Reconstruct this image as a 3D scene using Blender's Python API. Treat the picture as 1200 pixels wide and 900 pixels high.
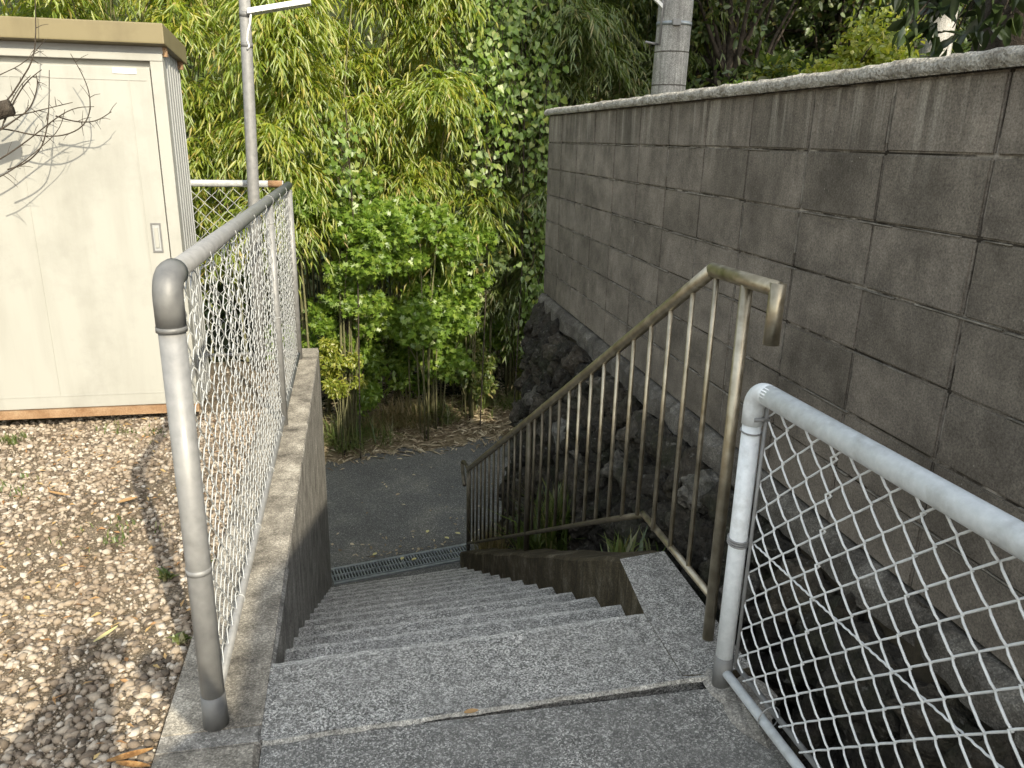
import bpy, bmesh, math, random
import numpy as np
from mathutils import Vector, Matrix
from mathutils import noise as mnoise
random.seed(7)
rng = np.random.default_rng(7)
scene = bpy.context.scene
for o in list(bpy.data.objects):
    bpy.data.objects.remove(o)
COL = scene.collection
RAD = math.radians

# ------------------------------------------------------------ camera, sky, sun, exposure
CAM_H = 1.5
cam_data = bpy.data.cameras.new('camera')
cam = bpy.data.objects.new('camera', cam_data)
COL.objects.link(cam)
scene.camera = cam
cam_data.sensor_width = 36.0
cam_data.lens = 915 / 1200 * 36
cam_data.clip_start = 0.03
cam_data.clip_end = 1000
CX = Vector((0.981, -0.194, 0.020)).normalized()
CF = Vector((0.191, 0.935, -0.299)).normalized()
CX = (CX - CF * CX.dot(CF)).normalized()
CU = CX.cross(CF)
cam.matrix_world = Matrix(((CX.x, CU.x, -CF.x, 0), (CX.y, CU.y, -CF.y, 0), (CX.z, CU.z, -CF.z, CAM_H), (0, 0, 0, 1)))

SUN_EL = RAD(32.5)
SUN_H = Vector((0.33, -0.944, 0)).normalized()          # horizontal direction towards the sun
world = bpy.data.worlds.new('World')
scene.world = world
world.use_nodes = True
wn = world.node_tree.nodes
sky = wn.new('ShaderNodeTexSky')
sky.sky_type = 'NISHITA'
sky.sun_disc = False
sky.sun_elevation = SUN_EL
sky.sun_rotation = math.atan2(SUN_H.x, SUN_H.y)
sky.air_density = 2.0
sky.dust_density = 1.6
sky.ozone_density = 0.4
hsv = wn.new('ShaderNodeHueSaturation')
hsv.inputs['Saturation'].default_value = 0.45             # the camera's white balance, set for the shade
world.node_tree.links.new(sky.outputs[0], hsv.inputs['Color'])
world.node_tree.links.new(hsv.outputs[0], wn['Background'].inputs[0])
wn['Background'].inputs[1].default_value = 0.15
sun_data = bpy.data.lights.new('sun', 'SUN')
sun_data.energy = 2.7
sun_data.angle = RAD(0.5)
sun_data.color = (1.0, 0.90, 0.70)
sun = bpy.data.objects.new('sun', sun_data)
COL.objects.link(sun)
sdir = Vector((-SUN_H.x * math.cos(SUN_EL), -SUN_H.y * math.cos(SUN_EL), -math.sin(SUN_EL)))
sun.rotation_euler = sdir.to_track_quat('-Z', 'Y').to_euler()
sun.location = (4, -10, 12)
vs = scene.view_settings
vs.view_transform = 'Standard'
vs.look = 'None'
vs.gamma = 1.0
vs.exposure = 1.3
scene.render.resolution_x = 1024
scene.render.resolution_y = 768
scene.render.engine = 'CYCLES'
scene.cycles.max_bounces = 6
scene.cycles.diffuse_bounces = 3
scene.cycles.glossy_bounces = 2
scene.cycles.transmission_bounces = 3

# ------------------------------------------------------------ materials
class NT:
    def __init__(self, name):
        self.m = bpy.data.materials.new(name)
        self.m.use_nodes = True
        self.t = self.m.node_tree
        self.b = self.t.nodes['Principled BSDF']
        self.out = self.t.nodes['Material Output']
    def n(self, typ, **kw):
        nd = self.t.nodes.new('ShaderNode' + typ)
        for k, v in kw.items():
            if k.startswith('i_'):
                nd.inputs[k[2:].replace('_', ' ')].default_value = v
            else:
                setattr(nd, k, v)
        return nd
    def l(self, a, b):
        self.t.links.new(a, b)
    def pos(self, scale=(1, 1, 1)):
        g = self.n('NewGeometry')
        mp = self.n('Mapping')
        mp.inputs['Scale'].default_value = scale
        self.l(g.outputs['Position'], mp.inputs['Vector'])
        return mp.outputs[0]
    def noise(self, scale, detail=4, rough=0.55, vec=None, dist=0.0):
        nd = self.n('TexNoise', i_Scale=scale, i_Detail=detail, i_Roughness=rough, i_Distortion=dist)
        self.l(vec if vec is not None else self.pos(), nd.inputs['Vector'])
        return nd.outputs['Fac']
    def voro(self, scale, vec=None, out='Distance', feature='F1', rand=1.0):
        nd = self.n('TexVoronoi', i_Scale=scale, feature=feature)
        nd.inputs['Randomness'].default_value = rand
        self.l(vec if vec is not None else self.pos(), nd.inputs['Vector'])
        return nd.outputs[out]
    def ramp(self, fac, stops, interp='LINEAR'):
        r = self.n('ValToRGB')
        r.color_ramp.interpolation = interp
        e = r.color_ramp.elements
        while len(e) < len(stops):
            e.new(0.5)
        for i, (p, c) in enumerate(stops):
            e[i].position = p
            e[i].color = (c, c, c, 1) if isinstance(c, (int, float)) else (*c, 1)
        self.l(fac, r.inputs[0])
        return r.outputs[0]
    def mix(self, fac, a, b, blend='MIX'):
        nd = self.n('MixRGB', blend_type=blend)
        for i, v in enumerate((fac, a, b)):
            if isinstance(v, (int, float)):
                nd.inputs[i].default_value = v if i == 0 else (v, v, v, 1)
            elif isinstance(v, tuple):
                nd.inputs[i].default_value = (*v, 1)
            else:
                self.l(v, nd.inputs[i])
        return nd.outputs[0]
    def math(self, op, a, b=0.0):
        nd = self.n('Math', operation=op)
        for i, v in enumerate((a, b)):
            if isinstance(v, (int, float)):
                nd.inputs[i].default_value = v
            else:
                self.l(v, nd.inputs[i])
        return nd.outputs[0]
    def bump(self, h, strength=0.5, dist=0.01, chain=None):
        nd = self.n('Bump', i_Strength=strength, i_Distance=dist)
        self.l(h, nd.inputs['Height'])
        if chain is not None:
            self.l(chain, nd.inputs['Normal'])
        return nd.outputs[0]
    def done(self, col, rough=0.9, metal=0.0, normal=None, spec=None):
        for key, v in (('Base Color', col), ('Roughness', rough), ('Metallic', metal)):
            if isinstance(v, (int, float)):
                self.b.inputs[key].default_value = (v, v, v, 1) if key == 'Base Color' else v
            elif isinstance(v, tuple):
                self.b.inputs[key].default_value = (*v, 1)
            else:
                self.l(v, self.b.inputs[key])
        if normal is not None:
            self.l(normal, self.b.inputs['Normal'])
        if spec is not None:
            self.b.inputs['Specular IOR Level'].default_value = spec
        return self.m

M = {}
def m_aggregate(name, dark, light, dirt, speck=0.5, scale=190, amt=0.55):
    k = NT(name)
    p = k.pos()
    w = k.n('TexNoise', i_Scale=90.0, i_Detail=2.0); k.l(p, w.inputs['Vector'])
    pw = k.mix(0.012, p, w.outputs['Color'], 'ADD')
    s = k.n('SeparateColor'); k.l(k.voro(scale, pw, out='Color'), s.inputs[0])
    md = tuple((a + b) / 2 for a, b in zip(dark, light))
    cells = k.ramp(s.outputs[0], [(0.0, dark), (speck, tuple(c * 1.6 for c in dark)), (speck + 0.25, md), (0.97, light)])
    s2 = k.n('SeparateColor'); k.l(k.voro(scale * 2.3, pw, out='Color'), s2.inputs[0])
    c = k.mix(0.75, cells, k.ramp(s2.outputs[1], [(0.1, 0.45), (0.9, 1.35)]), 'MULTIPLY')
    big = k.ramp(k.noise(3.2, 6, 0.65), [(0.36, 0.0), (0.64, 1.0)])
    c = k.mix(k.math('MULTIPLY', big, amt), c, dirt)
    mid = k.ramp(k.noise(24, 4), [(0.35, 0.7), (0.65, 1.12)])
    c = k.mix(0.8, c, mid, 'MULTIPLY')
    h = k.math('ADD', k.voro(scale, pw), k.noise(60, 3))
    return k.done(c, 0.92, 0, k.bump(h, 0.7, 0.005), 0.25)
M['step'] = m_aggregate('exposed_aggregate', (0.115, 0.112, 0.104), (0.74, 0.72, 0.675), (0.24, 0.233, 0.218), 0.34, 250, 0.5)
M['step_edge'] = m_aggregate('pale_aggregate_edge', (0.21, 0.205, 0.19), (0.76, 0.74, 0.69), (0.36, 0.35, 0.33), 0.25, 250, 0.4)
M['landing'] = m_aggregate('worn_asphalt', (0.12, 0.117, 0.109), (0.62, 0.60, 0.56), (0.185, 0.18, 0.168), 0.5, 240, 0.55)

def m_concrete(name, c0, c1, c2, streak=True, dark=(0.05, 0.048, 0.043)):
    k = NT(name)
    a = k.ramp(k.noise(7, 6, 0.7), [(0.3, c0), (0.5, c1), (0.72, c2)])
    g = k.ramp(k.noise(160, 3, 0.6), [(0.3, 0.62), (0.7, 1.1)])
    c = k.mix(0.75, a, g, 'MULTIPLY')
    if streak:
        st = k.noise(1.0, 5, 0.6, k.pos((38, 38, 1.6)))
        c = k.mix(k.math('MULTIPLY', k.ramp(st, [(0.45, 0.0), (0.68, 1.0)]), 0.6), c, dark)
        st2 = k.noise(1.0, 4, 0.6, k.pos((60, 60, 2.2)))
        c = k.mix(k.math('MULTIPLY', k.ramp(st2, [(0.62, 0.0), (0.75, 1.0)]), 0.4), c, tuple(min(1, x * 1.8) for x in c2))
    s_ = k.n('SeparateColor'); k.l(k.voro(240, out='Color'), s_.inputs[0])
    c = k.mix(0.7, c, k.ramp(s_.outputs[0], [(0.0, 0.5), (0.6, 1.0), (1.0, 1.7)]), 'MULTIPLY')
    pits = k.ramp(k.voro(70), [(0.02, 0.0), (0.16, 1.0)])
    h = k.math('ADD', k.noise(90, 4, 0.6), k.math('MULTIPLY', pits, 0.35))
    return k.done(c, 0.93, 0, k.bump(h, 0.45, 0.006), 0.25)
M['concrete'] = m_concrete('weathered_concrete', (0.15, 0.14, 0.125), (0.30, 0.285, 0.26), (0.46, 0.44, 0.40))
M['concrete_top'] = m_concrete('pitted_concrete', (0.09, 0.08, 0.068), (0.27, 0.245, 0.205), (0.50, 0.46, 0.39), streak=False)
M['patch'] = m_concrete('cement_patch', (0.14, 0.13, 0.115), (0.26, 0.245, 0.22), (0.38, 0.36, 0.325), streak=False)
M['mortar'] = m_concrete('mortar', (0.045, 0.04, 0.035), (0.095, 0.087, 0.076), (0.19, 0.18, 0.16), streak=False)
def m_cap():
    k = NT('rough_cap_mortar')
    c = k.ramp(k.noise(16, 6, 0.7), [(0.3, (0.28, 0.25, 0.205)), (0.5, (0.56, 0.53, 0.47)), (0.72, (0.78, 0.75, 0.68))])
    gr_ = k.noise(170, 4, 0.7)
    c = k.mix(0.85, c, k.ramp(gr_, [(0.32, 0.35), (0.6, 1.15)]), 'MULTIPLY')
    h = k.math('ADD', k.math('MULTIPLY', k.voro(75), 1.3), gr_)
    return k.done(c, 0.95, 0, k.bump(h, 1.0, 0.014), 0.2)
M['cap'] = m_cap()
M['kerb'] = m_concrete('mossy_concrete', (0.03, 0.024, 0.013), (0.07, 0.055, 0.032), (0.17, 0.15, 0.11), dark=(0.02, 0.018, 0.012))

def m_block():
    k = NT('concrete_block')
    oi = k.n('ObjectInfo')
    base = k.ramp(oi.outputs['Random'], [(0.0, (0.17, 0.15, 0.126)), (0.5, (0.195, 0.172, 0.146)), (1.0, (0.225, 0.198, 0.168))])
    blotch = k.ramp(k.noise(5.5, 8, 0.75), [(0.30, 0.48), (0.5, 0.92), (0.7, 1.4)])
    c = k.mix(0.9, base, blotch, 'MULTIPLY')
    st = k.noise(1.0, 5, 0.6, k.pos((26, 26, 1.7)))
    g = k.n('NewGeometry'); sx = k.n('SeparateXYZ'); k.l(g.outputs['Position'], sx.inputs[0])
    top = k.n('MapRange'); top.inputs['From Min'].default_value = 1.36; top.inputs['From Max'].default_value = 1.69
    k.l(sx.outputs['Z'], top.inputs['Value'])
    msk = k.math('ADD', k.math('MULTIPLY', top.outputs[0], 0.8), 0.15)
    c = k.mix(k.math('MULTIPLY', k.ramp(st, [(0.46, 0.0), (0.70, 1.0)]), k.math('MULTIPLY', msk, 0.7)), c, (0.06, 0.052, 0.043))
    blk = k.ramp(k.noise(2.2, 5, 0.7), [(0.5, 0.0), (0.66, 1.0)])
    c = k.mix(k.math('MULTIPLY', blk, 0.38), c, (0.065, 0.057, 0.047))
    st2 = k.noise(1.0, 4, 0.6, k.pos((22, 22, 1.1)))
    lightf = k.math('MULTIPLY', k.ramp(st2, [(0.52, 0.0), (0.68, 1.0)]), top.outputs[0])
    c = k.mix(k.math('MULTIPLY', lightf, 0.75), c, (0.40, 0.37, 0.32))
    fine = k.ramp(k.noise(150, 5, 0.85), [(0.34, 0.3), (0.66, 1.45)])
    c = k.mix(0.75, c, fine, 'MULTIPLY')
    spots = k.ramp(k.voro(38), [(0.05, 1.0), (0.11, 0.0)])
    lich = k.math('MULTIPLY', spots, k.ramp(k.noise(5, 3), [(0.52, 0), (0.62, 1)]))
    c = k.mix(k.math('MULTIPLY', lich, 0.5), c, (0.42, 0.40, 0.35))
    h = k.math('ADD', k.noise(220, 4, 0.65), k.math('MULTIPLY', k.noise(12, 4), 1.5))
    return k.done(c, 0.95, 0, k.bump(h, 0.5, 0.006), 0.2)
M['block'] = m_block()

def m_stone():
    k = NT('mossy_stone')
    oi = k.n('ObjectInfo')
    base = k.ramp(oi.outputs['Random'], [(0.0, (0.028, 0.025, 0.02)), (0.5, (0.055, 0.048, 0.038)), (0.82, (0.085, 0.071, 0.053)), (0.95, (0.14, 0.128, 0.108)), (1.0, (0.25, 0.238, 0.21))])
    bl = k.ramp(k.noise(22, 8, 0.75), [(0.32, 0.2), (0.55, 1.0), (0.75, 2.2)])
    c = k.mix(0.9, base, bl, 'MULTIPLY')
    mo = k.ramp(k.noise(5, 5, 0.6), [(0.5, 0.0), (0.66, 1.0)])
    c = k.mix(k.math('MULTIPLY', mo, 0.6), c, (0.03, 0.036, 0.016))
    li = k.ramp(k.noise(30, 4, 0.6), [(0.62, 0.0), (0.70, 1.0)])
    c = k.mix(k.math('MULTIPLY', li, 0.45), c, (0.28, 0.27, 0.24))
    h = k.math('ADD', k.noise(18, 6, 0.7), k.math('MULTIPLY', k.noise(90, 3), 0.4))
    h = k.math('ADD', h, k.math('MULTIPLY', k.voro(26, feature='F1'), 0.8))
    return k.done(c, 0.9, 0, k.bump(h, 1.0, 0.05), 0.3)
M['stone'] = m_stone()
def m_noise(name, stops, scale, rough=0.95, bs=60, bd=0.01, bst=0.5, spec=0.2, detail=6):
    k = NT(name)
    c = k.ramp(k.noise(scale, detail, 0.65), stops)
    f = k.ramp(k.noise(scale * 14, 3), [(0.3, 0.65), (0.7, 1.15)])
    c = k.mix(0.7, c, f, 'MULTIPLY')
    return k.done(c, rough, 0, k.bump(k.noise(bs, 5, 0.65), bst, bd), spec)
M['joint'] = m_noise('joint_mortar', [(0.38, (0.025, 0.021, 0.016)), (0.5, (0.07, 0.06, 0.05)), (0.62, (0.34, 0.31, 0.27))], 7, bs=120)
M['pointing'] = m_noise('pointing_mortar', [(0.35, (0.12, 0.11, 0.093)), (0.55, (0.24, 0.22, 0.19)), (0.7, (0.36, 0.335, 0.29))], 20, bs=150)
M['earth_dark'] = m_noise('dark_earth', [(0.3, (0.02, 0.017, 0.012)), (0.6, (0.05, 0.042, 0.03)), (0.8, (0.07, 0.07, 0.04))], 4)
def m_soil():
    k = NT('gritty_soil')
    c = k.ramp(k.noise(5, 6, 0.7), [(0.3, (0.13, 0.10, 0.068)), (0.55, (0.22, 0.175, 0.122)), (0.75, (0.31, 0.255, 0.19))])
    sp = k.n('SeparateColor'); k.l(k.voro(260, out='Color'), sp.inputs[0])
    c = k.mix(0.85, c, k.ramp(sp.outputs[0], [(0.0, 0.45), (0.6, 1.0), (1.0, 1.7)]), 'MULTIPLY')
    return k.done(c, 0.95, 0, k.bump(k.math('ADD', k.voro(260), k.noise(80, 4)), 0.9, 0.008), 0.2)
M['soil'] = m_soil()
M['bark'] = m_noise('bark', [(0.3, (0.025, 0.02, 0.016)), (0.6, (0.07, 0.058, 0.047)), (0.8, (0.13, 0.115, 0.095))], 12, bs=30, bd=0.03, bst=0.9)
M['hill'] = m_noise('forest_floor', [(0.3, (0.008, 0.010, 0.004)), (0.55, (0.02, 0.026, 0.009)), (0.8, (0.04, 0.044, 0.016))], 2.5)
def m_asphalt():
    k = NT('asphalt')
    c = k.ramp(k.noise(2.2, 6, 0.6), [(0.3, (0.085, 0.083, 0.078)), (0.55, (0.115, 0.112, 0.104)), (0.75, (0.17, 0.16, 0.14))])
    sp = k.voro(170, out='Color'); s = k.n('SeparateColor'); k.l(sp, s.inputs[0])
    c = k.mix(0.8, c, k.ramp(s.outputs[0], [(0.0, 0.55), (0.75, 1.0), (0.95, 2.6)]), 'MULTIPLY')
    return k.done(c, 0.88, 0, k.bump(k.math('ADD', k.voro(170), k.noise(40)), 0.5, 0.006), 0.3)
M['asphalt'] = m_asphalt()
def m_verge():
    k = NT('leaf_littered_earth')
    c = k.ramp(k.noise(7, 6, 0.7), [(0.3, (0.10, 0.075, 0.045)), (0.5, (0.22, 0.175, 0.11)), (0.72, (0.32, 0.265, 0.175))])
    c = k.mix(0.7, c, k.ramp(k.noise(90, 3), [(0.3, 0.6), (0.7, 1.2)]), 'MULTIPLY')
    return k.done(c, 0.95, 0, k.bump(k.noise(60, 5), 0.7, 0.02), 0.2)
M['verge'] = m_verge()

def m_metal(name, c0, c1, metal, r0, r1, scale=30, tint=None, ts=3.0, tmul=0.6):
    k = NT(name)
    n = k.noise(scale, 5, 0.6)
    c = k.ramp(n, [(0.32, c0), (0.68, c1)])
    if tint:
        t = k.ramp(k.noise(ts, 5, 0.65), [(0.5, 0.0), (0.7, 1.0)])
        c = k.mix(k.math('MULTIPLY', t, tmul), c, tint)
    r = k.ramp(k.noise(scale * 2, 4), [(0.3, r0), (0.7, r1)])
    s = k.n('SeparateColor'); k.l(r, s.inputs[0])
    return k.done(c, s.outputs[0], metal, k.bump(k.noise(scale * 9, 3), 0.12, 0.002))
M['galv'] = m_metal('galvanised_steel', (0.19, 0.19, 0.19), (0.27, 0.27, 0.268), 0.2, 0.42, 0.62, 26, (0.24, 0.235, 0.22), 8, 0.4)
M['galv_dark'] = m_metal('dull_shaded_zinc', (0.13, 0.13, 0.13), (0.19, 0.19, 0.185), 0.25, 0.45, 0.65, 20)  # zinc tone also lowered to carry the shadow at the post foot
M['pvc'] = m_metal('pale_coated_steel', (0.64, 0.675, 0.70), (0.77, 0.80, 0.825), 0.08, 0.40, 0.6, 60, (0.30, 0.30, 0.28), 9, 0.55)
M['wire'] = m_metal('coated_wire', (0.36, 0.37, 0.37), (0.50, 0.51, 0.505), 0.15, 0.4, 0.6, 40)
M['wire_pale'] = m_metal('pale_coated_wire', (0.58, 0.60, 0.61), (0.74, 0.76, 0.77), 0.05, 0.4, 0.6, 40)
M['stainless'] = m_metal('weathered_stainless', (0.27, 0.235, 0.17), (0.50, 0.45, 0.35), 0.85, 0.28, 0.5, 18, (0.20, 0.165, 0.10), 5, 0.7)
M['stainless_dark'] = m_metal('dark_stainless', (0.07, 0.06, 0.042), (0.18, 0.155, 0.115), 0.6, 0.4, 0.65, 14, (0.075, 0.07, 0.035), 6, 0.8)  # darker steel tone for the lower parts of the handrail
M['grate'] = m_metal('grating_steel', (0.22, 0.24, 0.26), (0.36, 0.385, 0.40), 0.5, 0.4, 0.6, 20)
M['rust'] = m_noise('rusty_primer', [(0.3, (0.20, 0.11, 0.055)), (0.6, (0.32, 0.21, 0.125)), (0.8, (0.40, 0.30, 0.19))], 9)
def m_shed(name, base, dirt, amt=0.35):
    k = NT(name)
    st = k.noise(1.0, 5, 0.6, k.pos((9, 9, 1.2)))
    c = k.mix(k.math('MULTIPLY', k.ramp(st, [(0.45, 0.0), (0.72, 1.0)]), amt), base, dirt)
    sm = k.ramp(k.noise(2.6, 6, 0.7), [(0.5, 0.0), (0.75, 1.0)])
    c = k.mix(k.math('MULTIPLY', sm, amt), c, tuple(x * 0.82 for x in dirt))
    return k.done(c, 0.5, 0, k.bump(k.noise(5, 3), 0.08, 0.02), 0.35)
M['shed'] = m_shed('cream_painted_steel', (0.335, 0.333, 0.305), (0.262, 0.258, 0.23), 0.55)
M['shed_side'] = m_shed('ribbed_grey_steel', (0.33, 0.34, 0.34), (0.25, 0.255, 0.25), 0.5)
M['roof'] = m_shed('brown_roof_steel', (0.185, 0.155, 0.085), (0.135, 0.11, 0.06), 0.6)
M['white'] = m_shed('white_plastic', (0.75, 0.75, 0.73), (0.6, 0.6, 0.57), 0.2)
M['black'] = NT('dark_rubber').done((0.02, 0.02, 0.02), 0.6)
M['pole_conc'] = m_concrete('spun_concrete', (0.24, 0.235, 0.22), (0.36, 0.35, 0.33), (0.46, 0.45, 0.42), dark=(0.12, 0.115, 0.105))
M['skin'] = NT('skin').done((0.55, 0.36, 0.26), 0.55)
M['cloth'] = m_noise('navy_cloth', [(0.3, (0.03, 0.035, 0.06)), (0.7, (0.06, 0.07, 0.11))], 20)
M['hair'] = NT('hair').done((0.015, 0.012, 0.01), 0.5)
M['plaster'] = m_noise('house_plaster', [(0.3, (0.42, 0.40, 0.35)), (0.7, (0.55, 0.52, 0.46))], 3)
M['tile'] = m_noise('roof_tile', [(0.3, (0.08, 0.085, 0.09)), (0.7, (0.16, 0.165, 0.17))], 8)
M['glass'] = NT('window_glass').done((0.03, 0.035, 0.04), 0.05, 0, None, 0.8)

def m_leaf(name, stops, trans=0.45, rough=0.45, patch=None):
    k = NT(name)
    g = k.n('NewGeometry')
    c = k.ramp(g.outputs['Random Per Island'], stops)
    if patch:
        p = k.ramp(k.noise(1.3, 3), [(0.4, 0.0), (0.62, 1.0)])
        c = k.mix(k.math('MULTIPLY', p, 0.6), c, patch)
    df = k.n('BsdfDiffuse'); k.l(c, df.inputs[0])
    tr = k.n('BsdfTranslucent')
    lit = k.mix(1.0, c, (1.3, 1.3, 0.7), 'MULTIPLY')
    k.l(lit, tr.inputs[0])
    ms = k.n('MixShader'); ms.inputs[0].default_value = trans
    k.l(df.outputs[0], ms.inputs[1]); k.l(tr.outputs[0], ms.inputs[2])
    gl = k.n('BsdfGlossy'); gl.inputs['Roughness'].default_value = rough
    gl.inputs[0].default_value = (1, 1, 1, 1)
    m2 = k.n('MixShader'); m2.inputs[0].default_value = 0.045
    k.l(ms.outputs[0], m2.inputs[1]); k.l(gl.outputs[0], m2.inputs[2])
    k.t.nodes.remove(k.b)
    k.l(m2.outputs[0], k.out.inputs[0])
    return k.m
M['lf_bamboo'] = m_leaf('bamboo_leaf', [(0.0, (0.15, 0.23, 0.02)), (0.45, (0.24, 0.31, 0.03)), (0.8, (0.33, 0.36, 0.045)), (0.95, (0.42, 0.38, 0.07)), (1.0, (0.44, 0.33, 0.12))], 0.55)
M['lf_bamboo_dk'] = m_leaf('bamboo_leaf_shaded', [(0.0, (0.08, 0.125, 0.022)), (0.6, (0.135, 0.185, 0.035)), (0.88, (0.20, 0.225, 0.06)), (1.0, (0.30, 0.25, 0.11))])  # shaded copy of the bamboo leaf: shade is put into the colour
M['lf_shrub'] = m_leaf('shrub_leaf', [(0.0, (0.13, 0.23, 0.03)), (0.6, (0.20, 0.31, 0.04)), (1.0, (0.28, 0.37, 0.055))], 0.5)
M['lf_vine'] = m_leaf('vine_leaf', [(0.0, (0.12, 0.21, 0.03)), (0.7, (0.19, 0.29, 0.045)), (1.0, (0.30, 0.34, 0.065))], 0.5)
M['lf_tree'] = m_leaf('tree_leaf', [(0.0, (0.05, 0.085, 0.022)), (0.6, (0.085, 0.13, 0.03)), (0.92, (0.13, 0.16, 0.045)), (1.0, (0.24, 0.17, 0.065))], 0.35)
M['lf_dark'] = m_leaf('glossy_evergreen_leaf', [(0.0, (0.02, 0.035, 0.012)), (0.7, (0.035, 0.055, 0.018)), (1.0, (0.05, 0.07, 0.025))], 0.15, 0.3)
M['lf_yellow'] = m_leaf('yellow_green_leaf', [(0.0, (0.20, 0.26, 0.03)), (0.6, (0.30, 0.34, 0.045)), (1.0, (0.40, 0.38, 0.07))], 0.5)
M['lf_grass'] = m_leaf('grass_blade', [(0.0, (0.07, 0.105, 0.025)), (0.6, (0.11, 0.15, 0.035)), (1.0, (0.22, 0.20, 0.09))], 0.3)
M['lf_grass_dry'] = m_leaf('dry_grass_blade', [(0.0, (0.15, 0.15, 0.06)), (0.5, (0.26, 0.21, 0.11)), (1.0, (0.36, 0.28, 0.15))], 0.3)
M['litter'] = m_leaf('fallen_leaf', [(0.0, (0.13, 0.09, 0.05)), (0.4, (0.30, 0.235, 0.145)), (0.8, (0.42, 0.35, 0.235)), (1.0, (0.55, 0.47, 0.33))], 0.1, 0.8)
M['dryleaf'] = m_leaf('dry_orange_leaf', [(0.0, (0.22, 0.10, 0.03)), (0.5, (0.36, 0.20, 0.08)), (1.0, (0.46, 0.33, 0.13))], 0.15, 0.7)
M['bleaf'] = m_noise('brown_leaf', [(0.35, (0.16, 0.08, 0.03)), (0.5, (0.30, 0.16, 0.06)), (0.7, (0.42, 0.27, 0.12))], 45)
M['yleaf'] = m_leaf('yellow_leaf', [(0.0, (0.5, 0.42, 0.12)), (1.0, (0.6, 0.55, 0.3))], 0.15, 0.7)
def m_gravel():
    k = NT('crushed_gravel')
    g = k.n('NewGeometry')
    c = k.ramp(g.outputs['Random Per Island'], [(0.0, (0.09, 0.074, 0.058)), (0.18, (0.19, 0.15, 0.115)), (0.45, (0.29, 0.235, 0.178)), (0.8, (0.39, 0.33, 0.26)), (1.0, (0.52, 0.475, 0.41))])
    c = k.mix(0.6, c, k.ramp(k.noise(150, 4), [(0.3, 0.7), (0.7, 1.15)]), 'MULTIPLY')
    c = k.mix(k.math('MULTIPLY', k.ramp(k.noise(2.4, 4), [(0.45, 0.0), (0.65, 1.0)]), 0.45), c, (0.20, 0.145, 0.095))
    return k.done(c, 0.9, 0, None, 0.25)
M['gravel'] = m_gravel()
M['culm'] = m_noise('bamboo_culm', [(0.3, (0.10, 0.105, 0.05)), (0.6, (0.18, 0.17, 0.09)), (0.8, (0.30, 0.27, 0.18))], 3)
M['twig'] = m_noise('bare_twig', [(0.3, (0.035, 0.028, 0.022)), (0.7, (0.085, 0.07, 0.055))], 30)
M['stub'] = m_noise('cut_wood', [(0.3, (0.14, 0.14, 0.14)), (0.7, (0.25, 0.245, 0.24))], 20)

# ------------------------------------------------------------ object helpers
def tag(o, label=None, cat=None, group=None, kind=None):
    if label: o['label'] = label
    if cat: o['category'] = cat
    if group: o['group'] = group
    if kind: o['kind'] = kind
    return o
def thing(name, label, cat, loc, group=None, rotz=0.0):
    o = bpy.data.objects.new(name, None)
    o.empty_display_size = 0.1
    COL.objects.link(o)
    o.location = loc
    o.rotation_euler = (0, 0, rotz)
    return tag(o, label, cat, group)
def link(name, me, parent=None, loc=(0, 0, 0), rot=None, scale=None):
    o = bpy.data.objects.new(name, me)
    COL.objects.link(o)
    if parent: o.parent = parent
    o.location = loc
    if rot is not None: o.rotation_euler = rot
    if scale is not None: o.scale = scale
    return o
def world_loc(o):
    v = Vector(o.location)
    if o.parent: v = v + world_loc(o.parent)
    return v
def mesh_np(name, v, f, mat, smooth=False):
    """v (n,3); f list/array of polygons (uniform array or list of lists)"""
    me = bpy.data.meshes.new(name)
    if isinstance(f, np.ndarray):
        n, k = f.shape
        me.vertices.add(len(v)); me.vertices.foreach_set('co', np.ascontiguousarray(v, dtype=np.float32).ravel())
        me.loops.add(n * k); me.loops.foreach_set('vertex_index', np.ascontiguousarray(f, dtype=np.int32).ravel())
        me.polygons.add(n); me.polygons.foreach_set('loop_start', np.arange(0, n * k, k, dtype=np.int32))
        me.polygons.foreach_set('loop_total', np.full(n, k, dtype=np.int32))
        me.update(calc_edges=True)
    else:
        me.from_pydata([tuple(map(float, p)) for p in v], [], [tuple(q) for q in f])
    if smooth:
        me.polygons.foreach_set('use_smooth', np.ones(len(me.polygons), dtype=bool))
    me.materials.append(M[mat] if isinstance(mat, str) else mat)
    return me
def solid(name, v, f, mat, parent=None, smooth=False, base=False):
    """mesh from world-space vertices, origin moved to its own centre (or base)"""
    v = np.asarray(v, dtype=float)
    c = (v.min(0) + v.max(0)) / 2
    if base: c[2] = v[:, 2].min()
    me = mesh_np(name, v - c, f, mat, smooth)
    loc = Vector(c)
    if parent: loc = loc - world_loc(parent)
    return link(name, me, parent, loc)
def bevel(o, w, seg=2):
    bm = bmesh.new(); bm.from_mesh(o.data)
    bmesh.ops.bevel(bm, geom=list(bm.edges), offset=w, segments=seg, profile=0.7, affect='EDGES')
    bm.to_mesh(o.data); bm.free()
    return o
def box_vf(x0, x1, y0, y1, z0, z1):
    v = [(x, y, z) for z in (z0, z1) for y in (y0, y1) for x in (x0, x1)]
    f = [(0, 2, 3, 1), (4, 5, 7, 6), (0, 1, 5, 4), (2, 6, 7, 3), (0, 4, 6, 2), (1, 3, 7, 5)]
    return v, f
def box(name, b, mat, parent=None, bev=0.0, seg=2):
    v, f = box_vf(*b)
    o = solid(name, v, f, mat, parent)
    if bev: bevel(o, bev, seg)
    return o
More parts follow.
